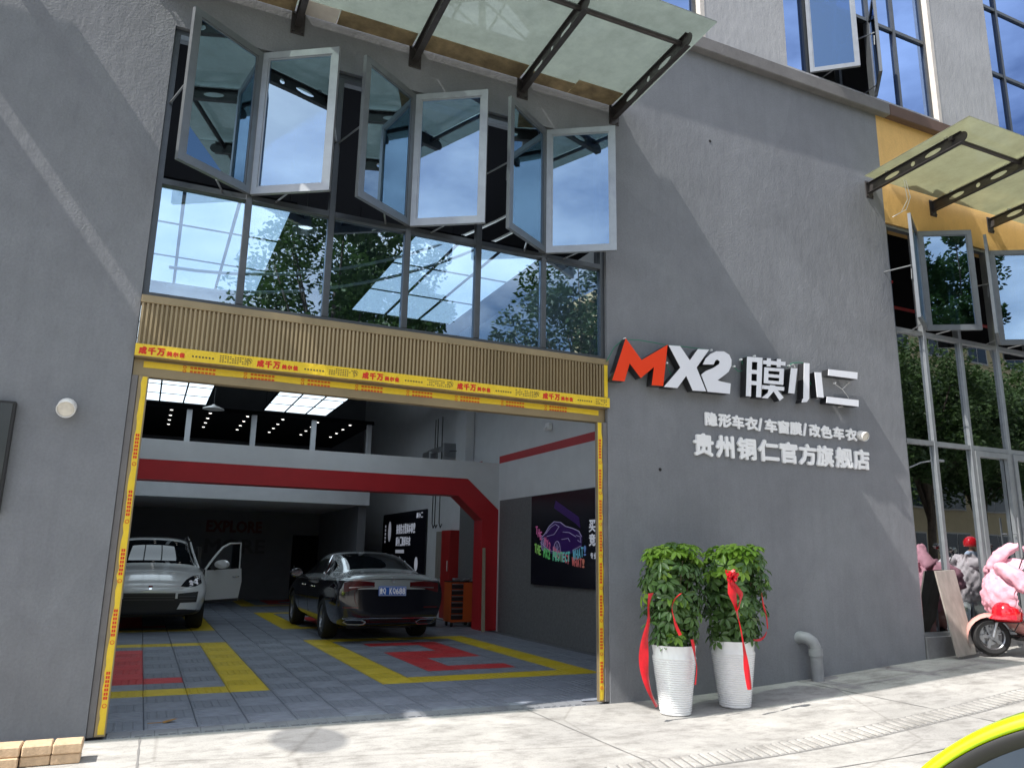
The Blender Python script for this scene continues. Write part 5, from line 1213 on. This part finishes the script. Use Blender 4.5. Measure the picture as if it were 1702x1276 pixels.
def potted(label, cx, cy, r_top, r_base, hp, fx0, fx1, ztop, seed, n=250):
    z0 = gz(cx)+.004; t = thing('potted_plant', (cx, cy, z0), label, 'plant', 'potted umbrella plants by the wall'); rnd = random.Random(seed)
    prof = [(0, 0), (r_base-.01, 0), (r_base, .012)]; nr = 24
    for k in range(nr):
        a = k/nr; zz = .03+a*(hp-.15); rr = r_base+(r_top-r_base)*(a*.9+.08*a*a); step = (hp-.15)/nr
        prof += [(rr-.004, zz), (rr+.004, zz+step*.3), (rr+.004, zz+step*.75)]
    prof += [(r_top-.012, hp-.1), (r_top, hp-.02), (r_top+.004, hp), (r_top-.012, hp), (r_top-.025, hp-.06)]
    f = MB(); f.lathe(prof, 36, 0, Matrix.Translation((cx, cy, z0))); pot = f.build('pot', 'pot_white', t, smooth=50)
    f = MB(); f.lathe([(r_top-.02, hp-.05), (r_top*.5, hp-.03), (0, hp-.035)], 20, 0, Matrix.Translation((cx, cy, z0))); f.build('soil', 'soil', pot)
    f = MB()
    fc = (fx0+fx1)/2; fr = (fx1-fx0)/2
    for k in range(7):
        a = 2*math.pi*k/7; b = .5*r_top
        f.tube([(cx+b*.5*math.cos(a), cy+b*.5*math.sin(a), z0+hp-.06), (cx+(fc-cx)*.5+b*math.cos(a), cy+b*math.sin(a), z0+hp+.35), (fc+fr*.6*math.cos(a+.2), cy+fr*.55*math.sin(a+.2), z0+ztop-.18)], [.014, .011, .005], 6)
    f.build('stem', 'stem_brown', t)
    zb = hp-.02
    base = Vector((cx, cy, z0))
    for k in range(n):
        u = rnd.random(); zz = zb+(ztop-zb)*(u**.9); prf = .62+.38*math.sin(min(1, (zz-zb)/(ztop-zb)*1.25)*math.pi*.62) if zz < ztop-.12 else .82
        a = rnd.uniform(0, 2*math.pi); rad = fr*prf*(rnd.random()**.38)*rnd.uniform(.85, 1.04)
        x = fc+(cx-fc)*max(0, 1-(zz-zb)/.5)+rad*math.cos(a); y = cy+rad*.82*math.sin(a)
        top = (zz-zb)/(ztop-zb)
        young = (top > .84 and rnd.random() < .85) or rnd.random() < .05 or (top > .7 and rnd.random() < .25)
        me = rnd.choice(LC['leaf_young' if young else 'leaf_dark'])
        tilt = R(rnd.uniform(5, 35)) if top > .88 else R(rnd.uniform(25, 80))
        dirn = Vector((math.cos(a), math.sin(a), 0)); axis = Vector((-dirn.y, dirn.x, 0))
        q = (Matrix.Rotation(tilt, 4, axis) @ Matrix.Rotation(rnd.uniform(0, 6.28), 4, 'Z')).to_euler()
        linkmesh('leaf_cluster', me, t, (Vector((x, y, z0+zz))-base)*S, q, rnd.uniform(1.0, 1.5))
    return t, z0
t, z0 = potted('umbrella plant in ribbed white pot nearest the garage, with a long hanging red ribbon', 5.52, -.75, .232, .165, .69, 5.15, 5.89, 1.74, 3, 296)
f = ribbon_mesh([at(px, py, 1, y_) for px, py, y_ in ((1082, 985, -1.03), (1078, 1005, -1.08), (1078, 1030, -1.06), (1072, 1060, -1.05), (1070, 1090, -1.05), (1072, 1120, -1.04), (1080, 1150, -1.03), (1092, 1174, -1.0))], [.07, .06, .10, .085, .10, .09, .10, .09], (1, .25, .1)); f.build('ribbon', 'ribbon_red', t, smooth=True)
f = ribbon_mesh([at(px, py, 1, -1.16) for px, py in ((1133, 985), (1122, 995), (1117, 1010), (1120, 1025), (1124, 1040), (1131, 1055))], [.03, .05, .025, .02, .03, .035], (1, .2, .3)); f.build('ribbon', 'ribbon_red', t, smooth=True)
f = ribbon_mesh([at(px, py, 1, -1.02) for px, py in ((1150, 1062), (1153, 1075), (1155, 1090), (1158, 1110), (1156, 1137))], [.03, .035, .025, .03, .03], (1, .2, .1)); f.build('ribbon', 'ribbon_red', t, smooth=True)
t, z0 = potted('umbrella plant in ribbed white pot on the right, with a red bow', 6.34, -.72, .24, .172, .69, 5.97, 6.84, 1.72, 11, 299)
bow = MB(); bp = at(1214, 957, 1, -1.22); rb = random.Random(2)
for k in range(26):      # rosette of narrow loops
    d1 = Vector((rb.gauss(0, 1), -abs(rb.gauss(0, .5))-.2, rb.gauss(0, .9))).normalized(); sd_ = d1.cross(Vector((rb.gauss(0, 1), rb.gauss(0, 1), rb.gauss(0, 1)))).normalized()*.016
    l = rb.uniform(.07, .10); n_ = d1.cross(sd_).normalized()*.022
    arc = [bp, bp+d1*l*.55+n_, bp+d1*l, bp+d1*l*.6-n_, bp+d1*.01]
    bow.quadgrid([[p-sd_, p+sd_] for p in arc])
bow.build('bow', 'ribbon_red', t)
f = ribbon_mesh([at(px, py, 1, -1.21) for px, py in ((1213, 965), (1217, 985), (1222, 1005), (1228, 1030), (1234, 1060), (1238, 1085), (1241, 1110), (1246, 1145))], [.04, .09, .05, .04, .045, .04, .06, .06], (1, .2, .05)); f.build('ribbon', 'ribbon_red', t, smooth=True)
f = ribbon_mesh([at(px, py, 1, -1.215) for px, py in ((1216, 965), (1226, 980), (1232, 990), (1228, 1008), (1224, 1015))], [.03, .06, .07, .05, .02], (1, .2, .3)); f.build('ribbon', 'ribbon_red', t, smooth=True)
f = ribbon_mesh([at(px, py, 1, -.95) for px, py in ((1252, 1063), (1262, 1063), (1270, 1058), (1274, 1050))], [.02, .03, .02, .02], (.1, .2, 1)); f.build('ribbon', 'ribbon_red', t, smooth=True)
f = ribbon_mesh([at(px, py, 1, -.98) for px, py in ((1266, 985), (1269, 1005), (1274, 1025), (1276, 1045))], [.03, .03, .015, .01], (1, .2, .1)); f.build('ribbon', 'ribbon_red', t, smooth=True)

# leaning board
t = thing('leaning_board', (10.9, -.25, gz(10.9)), 'grey-brown board leaning against the glazing beside the pink scooter', 'board')
c4_ = [at(1480+x/4.252, 820+y/4.252, 1, yy) for x, y, yy in ((318, 548, -.03), (455, 540, -.03), (608, 1130, -.30), (478, 1155, -.30))]
f = MB(); off = Vector((0, .025, .004)); f.add(c4_+[p+off for p in c4_], [(3, 2, 1, 0), (4, 5, 6, 7), (0, 1, 5, 4), (1, 2, 6, 5), (2, 3, 7, 6), (3, 0, 4, 7)]); f.build('board', 'board_grey', t)

# ------------------------------------------------------------------ scooters (metres, x forward)
def scooter(name, label, paint, loc, rz, cover=None, shade=None):
    t = local(name, loc, label, 'scooter', 'scooters parked by the shop glazing', rz)
    B = lambda f, n, m, p=None, s=40: cbuild(f, n, m, p or t, s)
    def whl(x, r):
        T = Matrix.Translation((x, 0, r)) @ Matrix.Rotation(R(90), 4, 'X'); f = MB()
        f.lathe([(r*.66, -.045), (r*.85, -.055), (r*.97, -.03), (r, 0), (r*.97, .03), (r*.85, .055), (r*.66, .045)], 28, 0, T); w_ = B(f, 'wheel', 'tyre')
        f = MB(); f.lathe([(r*.68, -.04), (r*.62, -.03), (r*.62, .03), (r*.68, .04)], 28, 0, T); f.cyl((x, -.05, r), (x, .05, r), .03)
        for k in range(5):
            a = 2*math.pi*k/5; f.box(.02, r*.64, -.018, .018, -.014, .014, 0, T @ Matrix.Rotation(a, 4, 'Z'))
        B(f, 'rim', 'rim', w_)
        f = MB(); f.lathe([(r*.3, .05), (r*.48, .05), (r*.48, .054), (r*.3, .054)], 20, 0, T); B(f, 'brake_disc', 'steel', w_); return w_
    fx = .62; whl(fx, .23); whl(-.62, .23)
    f = MB()   # front fender: arc shell
    P = []
    for k in range(13):
        a = R(-25+k*15); rr = .285; P.append([(fx+rr*math.cos(a)*(1+.02*abs(j)), j*.032, .235+rr*math.sin(a)-.03*(abs(j)/2)**2) for j in (-2.4, -1.6, 0, 1.6, 2.4)])
    f.quadgrid(P); B(f, 'front_fender', paint, s=True)
    f = MB(); f.cyl((fx, -.075, .23), (fx-.12, -.075, .62), .02); f.cyl((fx, .075, .23), (fx-.12, .075, .62), .02); f.cyl((fx-.1, 0, .55), (fx-.24, 0, 1.02), .028); B(f, 'fork', 'steel')
    # leg shield: curved sheet rising from the floorboard to the handlebar
    prof = [(.26, .24, .16), (.34, .30, .20), (.44, .42, .215), (.50, .58, .215), (.50, .74, .20), (.47, .88, .17), (.44, .98, .12)]
    f = MB(); f.quadgrid([[(x-.10*(abs(j)/2)**2, j*.5*w_, z) for j in (-2, -1.4, -.7, 0, .7, 1.4, 2)] for x, z, w_ in prof]); f.quadgrid([[(x-.035-.10*(abs(j)/2)**2, j*.49*w_, z) for j in (-2, -1.4, -.7, 0, .7, 1.4, 2)][::-1] for x, z, w_ in prof]); B(f, 'leg_shield', paint, s=True)
    f = MB(); f.quadgrid([[(x-.05-.10*(abs(j)/2)**2, j*.46*w_, z) for j in (-2, -1, 0, 1, 2)][::-1] for x, z, w_ in prof[:-1]]); B(f, 'inner_panel', 'plastic_black', s=True)
    f = MB(); f.bbox(-.28, .36, -.15, .15, .20, .26, .02); B(f, 'floorboard', 'plastic_black')
    f = MB(); f.quadgrid([[(x, y*s_, z) for x, z in ((.40, .27), (.2, .19), (-.1, .17), (-.35, .2))] for s_ in (1,) for y in (.13, .165, .17)]); f.quadgrid([[(x, -y, z) for x, z in ((.40, .27), (.2, .19), (-.1, .17), (-.35, .2))][::-1] for y in (.13, .165, .17)]); B(f, 'side_skirt', paint, s=True)
    f = MB(); P = []
    for x, z0_, z1_, w_ in ((-.22, .30, .60, .13), (-.35, .27, .68, .17), (-.6, .38, .72, .18), (-.85, .52, .74, .14), (-.98, .6, .72, .08)):
        P.append([(x, w_*math.cos(a), (z0_+z1_)/2+(z1_-z0_)/2*math.sin(a)) for a in [q*math.pi/8 for q in range(17)]])
    f.quadgrid(P); B(f, 'rear_body', paint, s=True)
    f = MB(); P = []
    for x, zt, w_ in ((-.16, .70, .08), (-.22, .76, .13), (-.5, .78, .15), (-.85, .80, .13), (-.95, .78, .06)):
        P.append([(x, w_*math.cos(a), zt-.05+.05*math.sin(a)) for a in [q*math.pi/6 for q in range(13)]])
    f.quadgrid(P); B(f, 'seat', 'plastic_black', s=True)
    f = MB(); f.tube([(.28, -.34, 1.04), (.32, -.2, 1.06), (.36, 0, 1.02), (.32, .2, 1.06), (.28, .34, 1.04)], .016, 8); hb = B(f, 'handlebar', 'plastic_black')
    f = MB(); f.lathe([(0, .06), (.06, .05), (.09, 0), (.07, -.06), (0, -.08)], 14, 0, Matrix.Translation((.42, 0, 1.0))); B(f, 'headlight', 'lamp_dark')
    for s_ in (1, -1):
        f = MB(); f.tube([(.31, s_*.24, 1.05), (.28, s_*.30, 1.18), (.25, s_*.33, 1.25)], .007, 6); m_ = B(f, 'mirror', 'plastic_black')
        f = MB(); f.lathe([(0, .004), (.05, .002), (.058, -.012), (0, -.02)], 18, 0, Matrix.Translation((.24, s_*.34, 1.31)) @ Matrix.Rotation(R(-84), 4, 'Y') @ Matrix.Scale(.8, 4, (1, 0, 0))); B(f, 'mirror_glass', 'mirror_glass', m_)
    f = MB(); f.tube([(-.1, .17, .2), (-.1, .24, .01)], .012, 6); f.tube([(-.1, -.17, .2), (-.12, -.12, .03)], .012, 6); B(f, 'stand', 'plastic_black')
    return t
SR = R(146)
sx_, sy_ = 11.78, -.78
sc1 = scooter('scooter', 'pink scooter with a quilted pink cover over its handlebar', 'scoot_pink', (sx_, sy_, gz(11.4)), SR)
sc2 = scooter('scooter', 'second scooter with a white cover, cut by the right edge of the view', 'paint_silver', (13.0, -1.0, gz(12.9)), R(150))
from mathutils import noise as mnoise
def ruffle(f, amp, fr, seed):      # cloth folds: push every vertex along a noise field
    for i, v in enumerate(f.v):
        q = v*fr+Vector((seed, seed*1.7, 0)); d = mnoise.noise_vector(q)+.5*mnoise.noise_vector(q*2.3); f.v[i] = v+d*amp
    return f
def dense_tube(pts, rs, n=20, seg=5):
    P = [Vector(p) for p in pts]; o = []; r_o = []
    for k in range(len(P)-1):
        for q in range(seg):
            t_ = q/seg; o.append(P[k].lerp(P[k+1], t_)); r_o.append(rs[k]+(rs[k+1]-rs[k])*t_)
    o.append(P[-1]); r_o.append(rs[-1]); f = MB(); f.tube(o, r_o, n); return f
def cover(name, label, mat, M_, seed, collar=True):
    """quilted wind cover: bulging apron with hem, sleeves and a collar"""
    root = thing(name, (0, 0, 0), label, 'scooter cover', 'quilted scooter covers')
    root.matrix_world = M_; ORG[root.name] = Vector((0, 0, 0))
    prof = [(.53, .44, .17), (.60, .50, .25), (.65, .60, .30), (.665, .72, .315), (.645, .84, .30), (.59, .95, .27), (.52, 1.04, .22), (.46, 1.11, .16), (.42, 1.17, .12)]
    f = MB(); P = []; NR = 33
    for i in range(NR):
        t_ = i/(NR-1)*(len(prof)-1); i0 = min(int(t_), len(prof)-2); g = t_-i0
        x, z, w_ = [prof[i0][q]+(prof[i0+1][q]-prof[i0][q])*g for q in range(3)]
        row = []
        for j in range(-18, 19):
            u = j/18; quilt = .034*abs(math.sin((u*3.2+t_*.75)*math.pi))**.5*abs(math.sin((u*3.2-t_*.75)*math.pi))**.5
            row.append((x-.24*abs(u)**2.0+quilt-.02, u*w_, z+(.05*abs(u)**2 if i < 6 else 0)))
        P.append(row)
    f.quadgrid(P); f.quadgrid([[Vector(p)-Vector((.03, 0, 0)) for p in r][::-1] for r in P]); ruffle(f, .022, 11, seed); cbuild(f, 'apron', mat, root, True)
    f = MB(); hem = [P[0][j] for j in range(0, 37, 3)]; f.tube(hem, .022, 8); ruffle(f, .016, 14, seed); cbuild(f, 'hem', mat, root, True)
    for s_ in (1, -1):
        f = dense_tube([(.47, s_*.08, 1.05), (.45, s_*.20, 1.03), (.38, s_*.33, .95), (.33, s_*.38, .83), (.31, s_*.40, .78)], [.07, .095, .10, .085, .06]); ruffle(f, .026, 12, seed+s_); cbuild(f, 'sleeve', mat, root, True)
    if not collar: return root
    f = dense_tube([(.45, -.05, 1.05), (.44, .0, 1.15), (.38, .05, 1.25), (.28, .08, 1.32), (.22, .09, 1.33)], [.12, .095, .075, .06, .03]); ruffle(f, .03, 11, seed+9); cbuild(f, 'collar', mat, root, True)
    return root
def mat_at(x, y, z, rz): return Matrix.Translation(Vector((x, y, z))*S) @ Matrix.Rotation(rz, 4, 'Z')
cover('scooter_cover', 'quilted pink cloth cover draped over the front of the pink scooter', 'cloth_pink', mat_at(sx_, sy_, gz(11.4)+.02, SR), 3)
cover('scooter_cover', 'white and pink cloth cover at the right edge of the view', 'cloth_white', mat_at(13.0, -1.0, gz(12.9)+.02, R(150)), 5, False)
def helmet(label, p, s_, rz):
    h = thing('helmet', p, label, 'helmet', 'red scooter helmets', rz); ORG[h.name] = Vector((0, 0, 0))
    f = MB(); f.lathe([(.0, .13), (.05, .125), (.095, .095), (.125, .045), (.132, 0), (.128, -.05), (.118, -.085), (.11, -.085), (.1, -.02)], 24, 0, Matrix.Scale(s_, 4) @ Matrix.Scale(1.18, 4, (1, 0, 0))); cbuild(f, 'shell', 'helmet_red', h, True)
    f = MB(); f.tube([(1.18*.122*s_*math.cos(a), .122*s_*math.sin(a), -.086*s_) for a in [q*math.pi/12 for q in range(25)]], .007, 6); cbuild(f, 'edge_trim', 'plastic_black', h, True)
    f = MB(); P = [[(1.18*(.128+.03*k)*s_*math.cos(a), (.128+.012*k)*s_*math.sin(a), (-.015-.02*k)*s_) for a in [R(-60+q*12) for q in range(11)]] for k in range(3)]
    f.quadgrid(P); cbuild(f, 'peak', 'helmet_red', h, True)
    f = MB(); f.tube([(0, .11*s_, -.07*s_), (.03, .06*s_, -.17*s_), (.03, -.06*s_, -.17*s_), (0, -.11*s_, -.07*s_)], .007, 5); cbuild(f, 'chin_strap', 'plastic_black', h)
    return h
p = at(1674, 1018, 1, -.62); helmet('glossy red helmet hanging in front of the pink scooter', p, 1.25, R(190))
# a passer-by in a red helmet on the pavement, seen only as a reflection in the glazing
pv_ = at(1613, 905, 1, 3.3); HX, HY, HZ = pv_.x*S, (.138-3.3)*S, pv_.z*S
per = thing('person', (pv_.x, .138-3.3, gz(pv_.x)), 'person in a blue shirt and red helmet standing on the pavement, mirrored in the glazing', 'person'); ORG[per.name] = Vector((0, 0, 0))
k_ = (HZ-gz(pv_.x)*S)/1.62
sk = [(0, 0, .95), (0, 0, 1.2), (0, 0, 1.42), (0, 0, 1.5), (0, .01, 1.62), (0, .0, 1.70), (.19, 0, 1.40), (.25, .02, 1.12), (.22, -.18, .95), (-.19, 0, 1.40), (-.25, .02, 1.12), (-.22, -.18, .95), (.1, 0, .9), (.11, 0, .48), (.11, .03, .06), (.12, -.14, .03), (-.1, 0, .9), (-.11, 0, .48), (-.11, .03, .06), (-.12, -.14, .03)]
se = [(0, 1), (1, 2), (2, 3), (3, 4), (4, 5), (2, 6), (6, 7), (7, 8), (2, 9), (9, 10), (10, 11), (0, 12), (12, 13), (13, 14), (14, 15), (0, 16), (16, 17), (17, 18), (18, 19)]
sr = [.15, .15, .13, .055, .09, .075, .06, .045, .035, .06, .045, .035, .09, .06, .045, .04, .09, .06, .045, .04]
me = bpy.data.meshes.new('body'); me.from_pydata([tuple(Vector(v)*k_) for v in sk], se, []); ob = bpy.data.objects.new('body', me); COL.objects.link(ob)
ob.modifiers.new('k', 'SKIN'); ob.modifiers.new('s', 'SUBSURF').levels = 2
for q, r in zip(me.skin_vertices[0].data, sr): q.radius = (r*k_, r*k_*.8)
me.skin_vertices[0].data[0].use_root = True
m2 = bpy.data.meshes.new_from_object(ob.evaluated_get(bpy.context.evaluated_depsgraph_get())); ob.modifiers.clear(); ob.data = m2
for n_ in ('skin_tone', 'shirt_blue', 'trousers'): m2.materials.append(M(n_))
for pg in m2.polygons:
    z = pg.center.z/k_; pg.material_index = 2 if z < .95 else (1 if z < 1.47 and (abs(pg.center.x)/k_ < .235 or z > 1.1) else 0)
m2.shade_smooth(); ob.parent = per
hm = MB(); hm.lathe([(.0, .13), (.05, .125), (.095, .095), (.125, .045), (.132, 0), (.128, -.05), (.115, -.07)], 24, 0, Matrix.Translation((0, 0, 1.66*k_))); cbuild(hm, 'helmet', 'helmet_red', per, True)
sc3 = scooter('scooter', 'dark scooter standing inside behind the glazing', 'paint_black', (12.6, .95, .50), R(190))
t = thing('cloth_cover', (11.4, .7, 1.1), 'white cloth bundle on the dark scooter behind the glazing', 'cloth')
f = MB(); rnd = random.Random(4); P = []
for i in range(9):
    P.append([(11.25+.11*j+rnd.uniform(-.02, .02), .55+.05*math.sin(j*2+i)+.02*i, 1.15+.05*i+.05*math.sin(j*1.3)-(abs(j-3.5)*.03)) for j in range(8)])
f.quadgrid(P); f.build('cloth', 'cloth_white', t, smooth=True)

# ================================================================== ACROSS THE STREET (seen in the glazing)
def tree(label, x, y, h, r, seed, n=15000, trunk_h=None):
    rnd = random.Random(seed); t = thing('street_tree', (x, y, -.3), label, 'tree', 'street trees across the road'); th = trunk_h or h*.38
    f = MB(); f.tube([(x, y, -.32), (x+.1, y, th*.5), (x+.05, y+.1, th), (x, y, h*.75)], [.24, .19, .15, .05], 8)
    cl = []
    for k in range(60):
        a = rnd.uniform(0, 6.28); e = rnd.uniform(-.2, 1.0); q = rnd.uniform(.35, .95)
        c = Vector((x+r*q*math.cos(a)*math.cos(e*.8), y+r*q*math.sin(a)*math.cos(e*.8), th+(h-th)*(.12+.78*max(0, (e+.2)/1.2)))); cl.append((c, rnd.uniform(.5, 1.0)*r*.34))
        if k % 3 == 0: f.tube([(x+.03, y, th*rnd.uniform(.7, 1.1)), (x*.5+c.x*.5, y*.5+c.y*.5, c.z*.5+th*.55), c], [.08, .05, .02], 5)
    f.build('trunk', 'bark', t, smooth=True)
    f = MB()
    for k in range(n):
        c, cr2 = cl[k % len(cl)]; d = Vector((rnd.gauss(0, 1), rnd.gauss(0, 1), rnd.gauss(0, 1))).normalized(); p = c+d*cr2*(rnd.random()**.4)
        a = Vector((rnd.gauss(0, 1), rnd.gauss(0, 1), rnd.gauss(0, .5))).normalized(); b = a.orthogonal().normalized(); l = rnd.uniform(.09, .17); w_ = l*.42
        f.add([p-a*l, p+b*w_, p+a*l, p-b*w_], [(0, 1, 2, 3)])
    f.build('crown', 'leaf_tree', t)
TR = [(5.6, -19, 14.6, 4.0), (16.4, -19.5, 14.2, 3.9), (23, -18, 10.5, 3.4), (27.5, -16, 11.6, 3.3), (32, -16, 12.2, 3.5), (37, -17, 11.0, 3.4), (41.5, -16, 12.2, 3.4), (47, -18, 11.5, 3.6), (-9, -18, 12, 3.8), (9.0, -24, 16.5, 3.0)]
wd_ = ['wide', 'tall', 'bushy', 'dense', 'small round', 'broad', 'low', 'spreading', 'big', 'slender']
for k, (x, y, h, r) in enumerate(TR): tree('%s green street tree across the road, mirrored in the glazing' % wd_[k], x, y, h, r, 50+k)
def house(name, label, x0, x1, y0, y1, h, wm, roof, cols, rows, z0w=1.0):
    t = thing(name, ((x0+x1)/2, (y0+y1)/2, -.3), label, 'building')
    f = MB(); f.box(x0, x1, y0, y1, -.32, h); f.build('wall', wm, t)
    f = MB(); f.box(x0-.5, x1+.5, y0-.5, y1+.5, h+.01, h+.5); f.add([(x0-.5, y0-.5, h+.5), (x1+.5, y0-.5, h+.5), (x1+.5, y1+.5, h+.5), (x0-.5, y1+.5, h+.5), (x0+2, (y0+y1)/2, h+2.2), (x1-2, (y0+y1)/2, h+2.2)], [(0, 1, 5, 4), (1, 2, 5), (2, 3, 4, 5), (3, 0, 4)]); f.build('roof', roof, t)
    cw = (x1-x0)/cols; rh = (h-z0w)/rows
    for i in range(cols):
        for j in range(rows):
            a = x0+cw*(i+.22); b = x0+cw*(i+.78); c = z0w+rh*(j+.2); d = z0w+rh*(j+.78)
            f = MB(); f.box(a, b, y1-.05, y1+.06, c, d); w_ = f.build('window', 'house_white', t)
            f = MB(); f.box(a+.1, (a+b)/2-.04, y1+.061, y1+.075, c+.1, d-.1); f.box((a+b)/2+.04, b-.1, y1+.061, y1+.075, c+.1, d-.1); f.build('pane', 'win_dark', w_)
house('apartment_building', 'cream apartment building across the road, mirrored in the shop glazing', 24, 62, -34, -24, 17.0, 'house_cream', 'house_cream', 10, 5)
house('low_house', 'white house with red tiled roof far across the road', -6, 22, -62, -50, 10.5, 'house_white', 'roof_red', 8, 3)
lp = thing('street_lamp', (30, -13.5, -.3), 'grey street lamp across the road, mirrored in the shop glazing', 'street lamp')
f = MB(); f.tube([(27, -13, -.32), (27, -13, 7.2)], [.08, .045], 10); f.build('pole', 'lamp_body', lp); f = MB(); f.tube([(27, -13, 5.2), (27.8, -12.9, 5.5), (28.6, -12.9, 5.6)], .03, 6); f.bbox(28.4, 29.0, -13.0, -12.8, 5.55, 5.65, .02); f.build('lamp_arm', 'lamp_white', lp)
bpy.context.view_layer.update()
